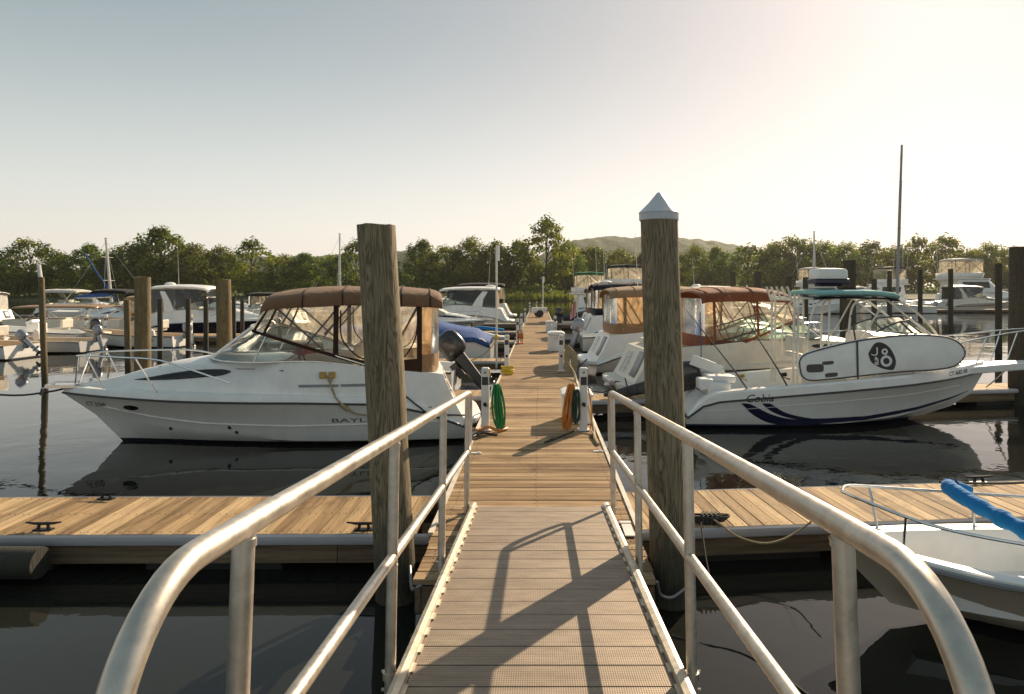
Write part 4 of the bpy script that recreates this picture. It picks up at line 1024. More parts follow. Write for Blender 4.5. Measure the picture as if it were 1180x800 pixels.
w = MB(); w.add([cast(fbv, -1, 5.33 + a, .965 + b, off=.005) for a, b in ((0, 0), (.055, 0), (.055, .09), (0, .09))], [(0, 1, 2, 3)]); ob('registration_sticker', w, 'red', fb)
w = MB(); w.tube([cast(fbv, -1, x, interp([(.3, .40), (2, .53), (4, .68), (5.2, .78)], x) - .08, off=0) for x in [.3 + .2 * k for k in range(25)]], .008, 5); ob('hull_crease', w, 'hull_striped', fb)
# board on the side deck
t = thing('paddleboard', 'white paddleboard with a black logo strapped on edge along the fishing boat rail', 'paddleboard', CO, CH)
out = spline([(1.965, 0, 1.08), (1.97, 0, 1.2), (2.1, 0, 1.33), (2.57, 0, 1.475), (3.1, 0, 1.585), (3.79, 0, 1.66), (4.3, 0, 1.66), (4.65, 0, 1.6), (4.83, 0, 1.45), (4.84, 0, 1.28), (4.66, 0, 1.1), (4.3, 0, 1.03), (3.8, 0, 1.0), (3.1, 0, .93), (2.5, 0, .865), (2.14, 0, .84), (2.0, 0, .92), (1.965, 0, 1.08)], 3)[:-1]
cx, cz = 3.4, 1.25
YB = lambda z: -.985 + .05 * (z - .85)
def ring(k, dy): return [(cx + (p.x - cx) * (1 - (1 - k)), YB(p.z) + dy, cz + (p.z - cz) * k) for p in out]
b = MB(); n = len(out)
def ins(d, dy): return [(p.x - d * (p.x - cx) / max(.3, abs(p.x - cx)), YB(p.z) + dy, p.z - d * (p.z - cz) / max(.2, abs(p.z - cz))) for p in out]
b.loft([ins(.05, 0), ins(.02, .008), ins(0, .04), ins(.0, .08), ins(.03, .115), ins(.06, .12)][::-1]); ob('board', b, 'deck_white', t, smooth=50)
e = MB(); e.tube(ins(.018, .006), .013, 6, closed=True); ob('edge_band', e, 'charcoal', t)
for l in ((2.47, 1.165, .20, .05, .08), (2.245, 1.07, .30, .115, .04), (2.525, .955, .22, .06, .1)):
    e = MB(); pl = []
    for k in range(20):
        a = 2 * PI * k / 20; dx = l[2] / 2 * math.copysign(abs(math.cos(a)) ** .45, math.cos(a)); dz = l[3] * .62 * math.copysign(abs(math.sin(a)) ** .45, math.sin(a)); z = l[1] + dz + l[4] * dx
        pl.append((l[0] + dx, YB(z) - .006, z))
    e.prism(pl, (0, .01, 0)); ob('fin_box', e, 'dark_window', t)
e = MB(); bl = spline([(3.17, 0, 1.33), (3.28, 0, 1.50), (3.41, 0, 1.52), (3.55, 0, 1.42), (3.64, 0, 1.22), (3.61, 0, 1.07), (3.53, 0, 1.045), (3.38, 0, 1.08), (3.22, 0, 1.18), (3.17, 0, 1.33)], 4)[:-1]
e.prism([(p.x, YB(p.z) - .004, p.z) for p in bl], (0, .006, 0)); lo = ob('logo_patch', e, 'black_print', t)
e = MB()
def logo_ring(x, z, r0, r1, n=24):
    P = []
    for k in range(n + 1):
        a = 2 * PI * k / n; P.append([(x + r * math.cos(a), YB(z) - .009, z + r * math.sin(a)) for r in (r0, r1)])
    e.grid(P)
logo_ring(3.475, 1.20, .055, .10); logo_ring(3.45, 1.365, .025, .055); 
for tx, x, z, sz, rot in (('J', 3.30, 1.335, .15, 0), ('V', 3.45, 1.30, .06, 0), ('SUP', 3.335, 1.13, .085, PI / 2), ('(', 3.29, 1.29, .1, PI / 2)):
    v, f = text_mesh(tx, sz, bold=.004); e.add([(x + a * math.cos(rot) - c * math.sin(rot), YB(z) - .009, z + a * math.sin(rot) + c * math.cos(rot)) for a, c in v], f)
ob('logo_print', e, 'white_print', lo)
st = MB(); st.grid([[(2.96 + d, YB(z) - .012 + (.1 if z > 1.57 else 0), z) for d in (0, .035)] for z in (.86, 1.0, 1.2, 1.4, 1.545)][::-1]); st.grid([[(2.96 + d - .16 * (z - 1.56), YB(1.55) + .05, z) for d in (0, .03)] for z in (1.56, 1.75, 2.0)])
ob('strap', st, 'charcoal', t)
for k, (x0, z0, x1, z1, x2, z2, lb) in enumerate(((1.05, .76, .24, 1.78, -.1, 2.2, 'left fishing rod leaning aft from the striped boat gunwale'), (1.75, .79, 1.14, 1.75, .62, 2.5, 'right fishing rod leaning aft from the striped boat gunwale, near the white board'))):
    t = thing('fishing_rod', lb, 'fishing rod', CO, CH, 'fishing rods in the gunwale holders')
    s = MB(); s.tube([(x0 + .05, -1.03, z0 - .12), (lerp(x0, x1, .3), -1.04, lerp(z0, z1, .3)), (x1, -1.05, z1), (x2, -1.05, z2)], [.017, .013, .009, .003], 7); ob('rod', s, 'cowl_black', t)
    a = Vector((lerp(x0, x1, .14), -1.08, lerp(z0, z1, .14))); s = MB(); s.tube([a - Vector((.03, .0, -.04)), a + Vector((.05, 0, .05))], .035, 10); s.tube([a, a + Vector((.06, -.08, -.02))], .008, 6); s.tube([a + Vector((.06, -.08, -.02)), a + Vector((.06, -.12, -.02))], .014, 6); ob('reel', s, 'gold' if k == 0 else 'cleat_iron', t)
    s = MB()
    for q in (.35, .6, .85): 
        p = Vector((lerp(x0, x1, q), -1.04, lerp(z0, z1, q))); s.tube([p + Vector((.02 + .012 * math.cos(g), .0, .02 + .012 * math.sin(g))) for g in [k2 * PI / 4 for k2 in range(8)]], .003, 5, closed=True)
    ob('line_guide', s, 'steel', t)
rope('hanging_line', 'thin blue line hanging down behind the left fishing rod', [(3.28, 13.9, 2.0), (3.3, 13.9, 1.4), (3.3, 13.9, .9)], .011, 'canvas_blue', 'line')

# ---------------------------------------------------------------- open skiff in the lower right corner
sk, skb, sks = skiff('white open skiff with steel bow rails moored against the right walkway', (6.42, 4.60, 0), R(172.2), L=4.25, B=1.45, hull='hull_beige', rail=True, zs=[(0, .46), (.5, .48), (.8, .51), (1, .58)], bluntness=3.6, dk=.87)
s = MB(); P = spline([(3.55, 5.62, .80), (3.38, 5.58, .845), (3.31, 5.5, .85), (3.32, 5.3, .82), (3.37, 5.0, .78), (3.45, 4.7, .74), (3.55, 4.45, .70)], 6)
s.tube(P, [lerp(.03, .06, min(1, i / 9)) * (1 + .3 * noise.noise((i * .55, 2, 1))) - (.012 if i in (7, 8) else 0) for i in range(len(P))], 14)
bc = ob('boat_cushion', s, 'bright_blue'); tag(bc, 'bright blue rolled cover draped over the skiff rails', 'boat cover')
for i in (7,):
    q = P[i]; d = (P[i + 1] - P[i - 1]).normalized(); u = d.orthogonal().normalized(); w2 = d.cross(u); s = MB()
    s.tube([q + (u * math.cos(a) + w2 * math.sin(a)) * (lerp(.03, .06, min(1, i / 9)) + .006) for a in [k * PI / 8 for k in range(16)]], .006, 6, closed=True); ob('tie', s, 'canvas_navy', bc)
rope('mooring_line', 'double dark line from the blue cover back to the walkway', [(3.3, 5.62, .86), (3.9, 5.8, .80), (4.8, 6.1, .72), (5.8, 6.5, .42)], .011, 'rope_dark')

# ---------------------------------------------------------------- other boats off the main dock, right side
CG = 'cruisers moored along the right side'
cruiser('cream cruiser with a rust red canvas top and green tinted windshield', (1.5, 15.9, 0), R(5), (1.16, 1.1, 1.0), 'hull_cream', 'deck_cream', 'canvas_rust', 'full', CG, window=True, stripe='brown_print', glass='glass_green', ck=.66)
cruiser('white cruiser with a tan canvas enclosure behind the capped pile', (1.15, 20.8, 0), R(3), (1.17, 1.12, 1.02), 'hull_white', 'deck_white', 'canvas_tan', 'full', CG, stripe='grey_print', vinyl='vinyl_aft')
cruiser('white cruiser with a navy canvas enclosure and a red flag at its stern', (1.55, 32.4, 0), R(1), (1.25, 1.2, 1.12), 'hull_white', 'deck_white', 'canvas_navy', 'full', CG, arch=True)
cruiser('tall cruiser with a green trimmed flybridge enclosure', (1.75, 47, 0), 0, (.95, 1.3, 1.02), 'hull_white', 'deck_white', 'canvas_navy', 'fly', CG, fly='canvas_green', window=False)
cruiser('long white cruiser with dark curtains and a radome beyond the navy canvas boat', (2.6, 53, 0), 0, (1.5, 1.4, 1.22), 'hull_white', 'deck_white', 'canvas_navy', 'hardtop', CG, arch=True)
cruiser('white cruiser with a black canvas top far down the right side', (3.0, 59, 0), 0, (1.6, 1.4, 1.25), 'hull_white', 'deck_white', 'canvas_black', 'full', CG)
skiff('small white boat with a grey outboard next to the tall dock box', (1.7, 27.3, 0), 0, 5, 1.9, motor='cowl_grey', tilt=R(20), console=True, name='motor_boat', zs=[(0, .6), (.5, .7), (1, .95)])
skiff('small boat under a navy cover near the flybridge cruiser', (1.5, 43.8, 0), 0, 5.5, 2.1, motor='cowl_black', tilt=R(10), cover='canvas_navy', name='motor_boat', zs=[(0, .6), (.5, .7), (1, .95)])
cruiser('white cruiser with a brown canvas top between the navy canvas boat and the flybridge boat', (1.7, 37.8, 0), 0, (1.2, 1.15, 1.05), 'hull_white', 'deck_white', 'canvas_brown', 'full', CG, arch=True)
cruiser('cream cruiser with a white radome arch and no canvas, mostly hidden by the capped pile', (2.2, 25.2, 0), R(2), (1.2, 1.15, 1.0), 'hull_cream', 'deck_cream', 'canvas_white', 'none', CG, arch=True)
cruiser('large white flybridge yacht above the far right boats, beside the capped pile', (5.5, 66, 0), 0, (1.6, 1.6, 1.35), 'hull_white', 'deck_white', 'canvas_navy', 'fly', CG, fly='canvas_navy', window=False)
cruiser('white cruiser with a cream hardtop just right of the capped pile, far off', (9.5, 48, 0), 0, (1.2, 1.25, 1.1), 'hull_white', 'deck_cream', 'canvas_tan', 'hardtop', CG)
fl = thing('flag', 'red striped flag hanging limp at the navy canvas cruiser stern', 'flag', (1.83, 31.7, .8))
s = MB(); s.tube([(0, 0, 0), (-.12, 0, 1.25)], .015, 6); ob('staff', s, 'pipe_white', fl)
fm, N, L, B = newmat('flag_cloth'); tc = N.new('ShaderNodeTexCoord'); sxx = N.new('ShaderNodeSeparateXYZ'); L.new(tc.outputs['Object'], sxx.inputs[0])
ma = N.new('ShaderNodeMath'); ma.operation = 'MULTIPLY'; ma.inputs[1].default_value = 14; L.new(sxx.outputs['X'], ma.inputs[0]); mf = N.new('ShaderNodeMath'); mf.operation = 'FRACT'; L.new(ma.outputs[0], mf.inputs[0])
gt = N.new('ShaderNodeMath'); gt.operation = 'GREATER_THAN'; gt.inputs[1].default_value = .45; L.new(mf.outputs[0], gt.inputs[0]); L.new(mix(N, L, gt.outputs[0], (.7, .66, .6), (.5, .015, .02)), B.inputs['Base Color'])
s = MB(); s.grid([[(-.10 - .30 * k / 8 * (.6 + .4 * q), .05 * math.sin(k * 1.7 + q), 1.15 - .2 * k / 8 - q * .72) for k in range(9)] for q in (0, .25, .5, .75, 1)]); ob('cloth', s, 'flag_cloth', fl)

rope('mooring_line', 'dark stern line from the cream cruiser platform to the dock edge', [(1.72, 15.2, .42), (1.5, 14.9, .24), (1.2, 14.7, .26), (.86, 14.6, .37)], .016, 'rope_dark')
rope('mooring_line', 'dark stern line from the tan canvas cruiser platform to the dock edge', [(1.4, 19.9, .42), (1.15, 19.6, .26), (.86, 19.3, .37)], .018, 'rope_dark')
rope('mooring_line', 'pale line from the striped boat bow rail to the finger behind it', [(9.0, 12.95, 1.1), (9.2, 13.6, .75), (9.5, 14.5, .38)], .014, 'rope_white')
# left side of the main dock
skiff('open boat with a big black outboard hidden behind the brown canvas cruiser', (-1.95, 16.2, 0), R(180), 5.6, 2.1, motor='cowl_black', tilt=R(40), msc=1.2, console=True, name='motor_boat', zs=[(0, .6), (.5, .72), (1, 1.0)])
skiff('white runabout under a blue cover on the left', (-1.6, 23.5, 0), R(180), 6.0, 2.2, cover='canvas_blue', name='runabout', zs=[(0, .62), (.04, .82), (.5, .9), (1, 1.1)])
cruiser('white cruiser with black canvas curtains and a radome at the far left of the dock', (-1.55, 46.6, 0), R(180), (1.35, 1.3, 1.08), 'hull_white', 'deck_white', 'canvas_brown', 'hardtop', 'cruisers moored along the left side', arch=True)
cruiser('white cruiser under a pale mooring cover with a dark stripe, bow to the dock', (-9.9, 38.6, 0), 0, (1.05, 1.2, .86), 'hull_white', 'deck_white', 'canvas_white', 'cover', 'cruisers moored along the left side', stripe='navy_paint')
cruiser('white cruiser with a black canvas top behind the radome cruiser', (-1.7, 55.5, 0), R(180), (1.4, 1.3, 1.2), 'hull_white', 'deck_white', 'canvas_black', 'full', 'cruisers moored along the left side')
js = thing('jet_ski', 'small striped jet ski with a blue seat tied on the left', 'jet ski', (-1.35, 30.2, 0), R(180))
hb2, sh2 = boat_hull(0, 2.7, 1.05, [(0, .35), (.6, .42), (1, .6)], [(0, .05), (.7, .12), (1, .35)], [(0, -.1), (1, .1)], 2.55, 2.4); ob('hull', hb2, 'hull_grey', js)
s = MB(); rows = []
for x, y, z in ((.05, .45, .40), (.5, .42, .45), (1.2, .40, .62), (1.7, .36, .86), (2.0, .3, .8), (2.6, .06, .58)): rows.append([(x, -y, .38), (x, -y * .8, lerp(.38, z, .6)), (x, 0, z), (x, y * .8, lerp(.38, z, .6)), (x, y, .38)])
s.grid(rows); ob('deck', s, 'box_white', js)
s = MB(); s.loft([[(x, y, z) for y, z in ((-.17, z0 - .12), (-.13, z0), (.13, z0), (.17, z0 - .12))] for x, z0 in ((.2, .72), (.7, .78), (1.25, .84), (1.4, .82))]); ob('seat', s, 'bright_blue', js, bevel=.02)
s = MB(); s.tube([(1.55, -.32, 1.0), (1.62, 0, .98), (1.55, .32, 1.0)], .02, 6); s.tube([(1.62, 0, .8), (1.62, 0, .98)], .04, 6); ob('handlebar', s, 'charcoal', js)
t = thing('hose_reel', 'round brown hose reel on the left dock edge by the jet ski', 'hose reel', (-.72, 26.6, DK))
s = MB()
for x in (-.07, .07): s.tube([(x, .28 * math.cos(a), .3 + .28 * math.sin(a)) for a in [k * PI / 10 for k in range(20)]], .022, 6, closed=True)
for k in range(3): a = k * PI / 3; s.tube([(0, -.26 * math.cos(a), .3 - .26 * math.sin(a)), (0, .26 * math.cos(a), .3 + .26 * math.sin(a))], .014, 5)
ob('wheel', s, 'brown_print', t)
s = MB(); s.tube([(-.12, 0, .3), (.12, 0, .3)], .12, 10); s.box((0, 0, .02), (.3, .4, .03)); ob('hose_drum', s, 'hose_orange', t)
t = thing('dock_cart', 'dark wheeled dock cart with white sides at the far dock end', 'cart', (-.0, 52, DK), R(12))
s = MB(); s.prism([(-.5, -.3, .35), (.5, -.3, .35), (.62, -.3, .75), (-.55, -.3, .75)], (0, .6, 0)); ob('tub', s, 'box_white', t, bevel=.03)
for y in (-.36, .36): s = MB(); s.tube([(.0, y - .03, .28), (0, y + .03, .28)], .28, 16); ob('wheel', s, 'rubber', t)
s = MB(); s.tube([(-.55, -.25, .7), (-1.0, -.25, .85), (-1.0, .25, .85), (-.55, .25, .7)], .02, 6); ob('handle', s, 'charcoal', t)

# ---------------------------------------------------------------- left basin
cruiser('white hardtop cruiser with a dark navy hull behind the two thick piles', (-20.3, 35.2, 0), R(0), (1.0, 1.1, 1.1), 'hull_navy', 'deck_white', 'canvas_white', 'hardtop', 'cruisers in the left basin', arch=True, window=False)
cruiser('grey white cruiser with a dark windshield behind the tan canopy boat', (-21.6, 42.5, 0), R(180), (1.0, 1.1, .95), 'hull_white', 'deck_white', 'canvas_black', 'bimini', 'cruisers in the left basin')
cruiser('low white cruiser without canvas just right of the right thick pile', (-15.2, 45, 0), R(175), (.9, 1, .85), 'hull_white', 'deck_white', 'canvas_white', 'none', 'cruisers in the left basin')
cruiser('white cruiser with a brown top far back in the left basin', (-33, 60, 0), R(0), (1.3, 1.2, 1.1), 'hull_white', 'deck_white', 'canvas_brown', 'full', 'cruisers in the left basin')
cruiser('white cruiser with a pale bimini far back at the left frame edge', (-44, 60, 0), R(0), (1.2, 1.2, 1.0), 'hull_white', 'deck_white', 'canvas_white', 'bimini', 'cruisers in the left basin')
skiff('open boat with a silver outboard tilted up at the left frame edge', (-18.3, 24.3, 0), R(176), 5, 1.9, motor='cowl_grey', tilt=R(48), msc=.72, console=True, liner='liner_tan', name='motor_boat', zs=[(0, .5), (.5, .58), (1, .85)])
skiff('tan open boat with a silver outboard just right of the thin tall pile', (-17.6, 27.0, 0), R(183), 5.2, 2.0, motor='cowl_grey', tilt=R(15), msc=.72, hull='hull_grey', liner='liner_tan', name='motor_boat', zs=[(0, .45), (.5, .5), (1, .7)])
skiff('white centre console boat behind the two tan skiffs', (-19.4, 29.6, 0), R(180), 5.6, 2.1, motor='cowl_black', tilt=R(12), msc=.9, console=True, name='motor_boat', zs=[(0, .6), (.5, .7), (1, .95)])
LB = 'cruisers in the left basin'
cruiser('small white cruiser with a tan canvas top right behind the thin pile with the pipe', (-23.6, 38.6, 0), R(4), (.8, .95, .85), 'hull_white', 'deck_cream', 'canvas_tan', 'full', LB)
cruiser('white cruiser with a cream hull left of the leaning white mast', (-36.5, 47, 0), R(180), (.95, 1.05, .95), 'hull_cream', 'deck_cream', 'canvas_white', 'hardtop', LB, arch=True)
cruiser('white cruiser with a black top right of the leaning white mast', (-33.2, 50.5, 0), R(0), (.95, 1.05, 1.0), 'hull_white', 'deck_white', 'canvas_black', 'bimini', LB)
cruiser('white cruiser with a black canvas top between the right thick pile and the brown canvas', (-22.5, 52, 0), R(0), (.9, 1.0, .9), 'hull_white', 'deck_white', 'canvas_black', 'full', LB)
skiff('cream open boat with a windscreen in front of the far basin dock', (-15.2, 29.2, 0), R(178), 4.6, 1.8, motor='cowl_grey', tilt=R(12), msc=.75, liner='liner_tan', console=True, name='motor_boat', zs=[(0, .5), (.5, .56), (1, .8)])
skiff('white open boat far left with a black outboard, behind the tilted silver one', (-21.2, 26.6, 0), R(184), 5, 1.9, motor='cowl_black', tilt=R(8), msc=.8, console=True, name='motor_boat', zs=[(0, .55), (.5, .62), (1, .9)])
for k, (x, y, z) in enumerate(((-16.6, 28.4, .62), (-16.1, 28.4, .55), (-20.3, 27.6, .6))):
    s = MB(); s.lathe([(.01, -.26), (.1, -.2), (.15, 0), (.1, .2), (.02, .26)], 12, (x, y, z)); tag(ob('fender', s, 'box_white'), ['left of two white ball fenders beside the far basin dock', 'right of two white ball fenders beside the far basin dock', 'white ball fender by the thin pile with the pipe'][k], 'fender', 'white fenders')
pt = thing('pontoon_boat', 'pontoon boat with a flat tan canopy at the left', 'boat', (-25.8, 33.8, 0))
for y in (-.95, .95): s = MB(); s.tube([(-.2, y, .12), (0, y, .12), (5.6, y, .12), (6.3, y, .3)], [.1, .32, .32, .05], 12); ob('pontoon', s, 'alu_curb', pt)
s = MB(); s.box((3, 0, .47), (6, 2.5, .08)); ob('deck', s, 'deck_cream', pt)
s = MB()
for y in (-1.22, 1.22): s.box((3, y, .78), (5.6, .04, .5))
for x in (.2, 5.8): s.box((x, 0, .78), (.04, 2.4, .5))
ob('fence_panel', s, 'deck_cream', pt); s = MB(); s.box((1.4, .5, .8), (1.6, .6, .5)); s.box((4.6, 0, .75), (1.2, 1.9, .4)); ob('seat', s, 'seat_cream', pt, bevel=.04)
s = MB(); s.grid([[(x, y, z + dz) for y, dz in ((-1.2, -.08), (-1, 0), (0, .05), (1, 0), (1.2, -.08))] for x, z in ((.4, 1.55), (.6, 1.62), (2, 1.66), (4, 1.66), (4.9, 1.6))]); ob('canopy', s, 'canvas_tan', pt, solid=.02)
s = MB()
for y in (-1.15, 1.15): s.tube([(1.8, y, .5), (.5, y, 1.55)], .02, 6); s.tube([(2.2, y, .5), (4.7, y, 1.6)], .02, 6); s.tube([(2.0, y, .5), (2.6, y, 1.62)], .02, 6)
ob('canopy_frame', s, 'steel', pt)

def sailboat(label, loc, rz, L, mast, mx, cover, lean=0):
    t = thing('sailboat', label, 'sailboat', loc, rz, 'sailboats in the neighbouring basins')
    hb, sh = boat_hull(0, L, L * .3, [(0, .8), (.5, .75), (1, 1.1)], [(0, .1), (.6, -.05), (1, .5)], [(0, -.05), (.5, -.5), (1, .2)], L * .97, L * .92, u0=.2, p=1.9, cu0=.2); ob('hull', hb, 'hull_white', t)
    d = MB(); rows = []
    for k in range(20):
        x = lerp(.02, L - .05, k / 19); q = sheer_at(sh, x); b = max(.01, q.y); h = interp([(0, 0), (.28, 0), (.3, .35), (.68, .32), (.76, .04), (1, .02)], x / L)
        pr = [(b, q.z), (b * .97, q.z + .03), (b * .62, q.z + .05), (b * .55, q.z + .05 + h), (0, q.z + .1 + h)]; rows.append([(x, -y, z) for y, z in pr] + [(x, y, z) for y, z in pr[-2::-1]])
    d.grid(rows); ob('deck', d, 'deck_white', t)
    for s_ in (-1, 1):
        for k in range(4): w = MB(); x = L * (.36 + .08 * k); w.box((x, s_ * (sheer_at(sh, x).y * .585 + .01), sheer_at(sh, x).z + .25), (L * .05, .03, .13)); ob('cabin_window', w, 'dark_window', t)
    m = MB(); X = L * mx; m.tube([(X, 0, .8), (X + lean * .5, 0, mast * .55), (X + lean, 0, mast)], [.11, .1, .075] if mast < 12 else [.19, .17, .12], 8)
    for f in (.5, .78): m.tube([(X + lean * f, -.7, mast * f), (X + lean * f, .7, mast * f)], .02, 5)
    m.box((X + lean, 0, mast + .06), (.28, .06, .06)); mo = ob('mast', m, 'grey_plastic' if mast > 12 else 'pipe_white', t)
    b = MB(); b.tube([(X - .1, 0, 1.9), (X - L * .36, 0, 1.85)], .07, 8); ob('boom', b, 'pipe_white', t)
    if cover: c = MB(); c.tube(spline([(X + .1, 0, 2.5), (X - .2, 0, 2.15), (X - L * .2, 0, 2.0), (X - L * .37, 0, 1.9)], 4), [.1, .16, .2, .22, .22, .2, .2, .18, .18, .15, .14, .12, .1], 8); ob('sail_cover', c, cover, t)
    r = MB()
    for p in ((L - .1, 0, 1.15), (.1, 0, .9), (X, L * .14, .85), (X, -L * .14, .85)): r.tube([(X + lean * .97, 0, mast * .97), p], .012, 4)
    ob('rigging', r, 'steel', t)
    return t
sailboat('sailboat with a blue sail cover and a leaning white mast at the left', (-36.6, 52, 0), R(0), 7.5, 6.3, .55, 'canvas_blue', -.5)
rope('furled_jib', 'slanting blue furled jib line right of the white mast at the left', [(-34.6, 52, 5.2), (-33.4, 52, 3.4), (-31.9, 52, 1.2)], .06, 'canvas_blue', 'sail')
sailboat('sailboat with a very tall dark mast in the right basin', (36.6, 77.5, 0), R(0), 9.6, 18.8, .42, None, .55)
sailboat('sailboat behind the brown canvas cruiser, only its slim mast showing, left one', (-24.5, 72, 0), R(0), 7, 8.3, .5, 'canvas_white')
sailboat('sailboat behind the brown canvas cruiser, only its slim mast showing, right one', (-24.4, 78, 0), R(4), 7, 7.5, .7, 'canvas_white')
sailboat('small sailboat with a short mast behind the teal T-top', (23.5, 68, 0), R(0), 6.5, 8.2, .6, 'canvas_white')

# right basin
RG = 'motor yachts in the right basin'
cruiser('big white flybridge yacht with a cream enclosure at the right frame edge', (50, 86, 0), R(0), (1.7, 1.8, 1.78), 'hull_white', 'deck_white', 'canvas_white', 'fly', RG, fly='canvas_white', window=False)
cruiser('white flybridge boat with a blue black enclosure left of the largest yacht', (44.2, 82, 0), R(180), (1.15, 1.5, 1.45), 'hull_white', 'deck_white', 'canvas_white', 'fly', RG, fly='canvas_navy', window=False)
cruiser('white boat with a pale cover beside the tall dark mast', (34.5, 82, 0), R(0), (1.2, 1.3, 1.5), 'hull_white', 'deck_white', 'canvas_white', 'cover', RG)
cruiser('cream cruiser on the distant dock just left of the thick right pile', (45.5, 77.8, 0), R(0), (1.2, 1.2, 1.2), 'hull_cream', 'deck_cream', 'canvas_black', 'hardtop', RG, stripe='navy_paint')
cruiser('white flybridge boat with a cream enclosure behind the teal T-top', (26.2, 70, 0), R(0), (1.1, 1.3, 1.32), 'hull_white', 'deck_white', 'canvas_white', 'fly', RG, fly='canvas_white', window=False)
cruiser('white cruiser with a black top on the distant dock left of the teal T-top', (15, 63, 0), R(8), (1.1, 1.2, 1.0), 'hull_white', 'deck_white', 'canvas_black', 'bimini', RG)
skiff('small open white boat on the distant dock in front of the tall mast', (33.5, 71.4, 0), 0, 6, 2.2, motor='cowl_black', console=True, name='motor_boat', zs=[(0, .7), (.5, .8), (1, 1.1)])
skiff('small open white boat on the distant dock right of the tall mast', (41, 71.2, 0), R(180), 5, 2.0, motor='cowl_grey', name='motor_boat', zs=[(0, .7), (.5, .8), (1, 1.1)])

# ---------------------------------------------------------------- mooring piles
PG = 'wooden mooring piles'
for x, y, zt, r, lean, mat, lb in (
    (-12.0, 16.6, 2.75, .066, (-.1, 0), 'pile_wood_gold', 'thin leaning pile with a white pipe on top at the left'),
    (-7.9, 13.62, 2.70, .145, (0, 0), 'pile_wood_gold', 'left one of two thick piles behind the white cruiser bow'),
    (-6.56, 14.3, 2.66, .148, (-.05, 0), 'pile_wood_gold', 'right one of two thick piles behind the white cruiser bow'),
    (-11.9, 19.8, 2.15, .085, (-.05, 0), 'pile_wood_gold', 'short thin pile just left of the left thick pile'),
    (-12.2, 22, 2.15, .08, (0, 0), 'pile_wood_dark', 'first thin pile right of the left thick pile'),
    (-11.4, 22.2, 2.15, .075, (0, 0), 'pile_wood_dark', 'second thin pile right of the left thick pile'),
    (-11.7, 24, 2.1, .08, (0, 0), 'pile_wood_dark', 'thin pile midway between the two thick piles'),
    (-13.4, 30, 2.1, .09, (0, 0), 'pile_wood_dark', 'thin pile just right of the right thick pile'),
    (-13.9, 32, 2.0, .09, (0, 0), 'pile_wood_dark', 'second thin pile right of the right thick pile'),
    (-14.4, 38, 2.0, .1, (0, 0), 'pile_wood_dark', 'far thin pile left of the brown canvas'),
    (10.28, 14.6, 3.36, .20, (0, 0), 'pile_wood_dark', 'thick dark pile at the right frame edge behind the bow rail'),
    (17.5, 26, 3.45, .115, (0, 0), 'pile_wood_dark', 'dark pile just left of the thick right pile'),
    (20.5, 34, 3.48, .115, (0, 0), 'pile_wood_dark', 'dark pile standing in the bright water right of the paddleboard'),
    (20.1, 36, 3.5, .11, (0, 0), 'pile_wood_dark', 'dark pile right of the tall sailboat mast'),
    (30.8, 60, 4.1, .2, (0, 0), 'pile_wood_dark', 'dark pile left of the tall sailboat mast'),
    (13.65, 30, 3.74, .26, (0, 0), 'pile_wood_dark', 'very thick dark pile behind the T-top cover box'),
    (16.0, 50, 3.8, .25, (0, 0), 'pile_wood_dark', 'middle dark pile beyond the rust canvas'),
    (14.2, 50, 3.75, .2, (0, 0), 'pile_wood_dark', 'left dark pile beyond the rust canvas'),
    (18.3, 50, 3.4, .2, (0, 0), 'pile_wood_dark', 'right dark pile beyond the rust canvas'),
    (20.3, 52, 3.4, .2, (0, 0), 'pile_wood_dark', 'dark pile beyond the left end of the teal T-top'),
    (24.0, 54, 3.3, .2, (0, 0), 'pile_wood_dark', 'dark pile beyond the right half of the teal T-top'),
    (27.0, 55, 3.3, .2, (0, 0), 'pile_wood_dark', 'dark pile beyond the right end of the teal T-top')):
    o = pile(lb, x, y, zt, r, lean, mat, PG, n=12)
    if 'pipe' in lb:
        s = MB(); s.tube([(-.1, 0, zt - .1), (-.16, 0, zt + .3)], .045, 8); ob('pile_pipe', s, 'box_white', o)
# ---------------------------------------------------------------- water, shore, hills, trees
m, N, L, B = newmat('water')
B.inputs['Base Color'].default_value = (.016, .017, .014, 1); B.inputs['Roughness'].default_value = .015; B.inputs['IOR'].default_value = 1.333
v = coords(N, L, (1, 1.0, 1)); f1 = noisetex(N, L, v, .55, 3, .5, .3); f2 = noisetex(N, L, v, 2.6, 3, .55, .4); f3 = noisetex(N, L, v, .09, 3, .5)
gate = ramp(N, L, f3, [(.40, (.15, .15, .15)), (.62, (1, 1, 1))])
a1 = N.new('ShaderNodeMath'); a1.operation = 'MULTIPLY_ADD'; a1.inputs[1].default_value = .22; L.new(f2, a1.inputs[0]); L.new(f1, a1.inputs[2])
a2 = N.new('ShaderNodeMath'); a2.operation = 'MULTIPLY'; L.new(a1.outputs[0], a2.inputs[0]); L.new(gate, a2.inputs[1])
bump(N, L, B, a2.outputs[0], .4, .06)
s = MB(); s.add([(-640, -50, 0), (640, -50, 0), (640, 860, 0), (-640, 860, 0)], [(0, 1, 2, 3)])
tag(ob('water', s, 'water', smooth=0), 'calm dark marina water with mirror reflections', 'water', kind='structure')

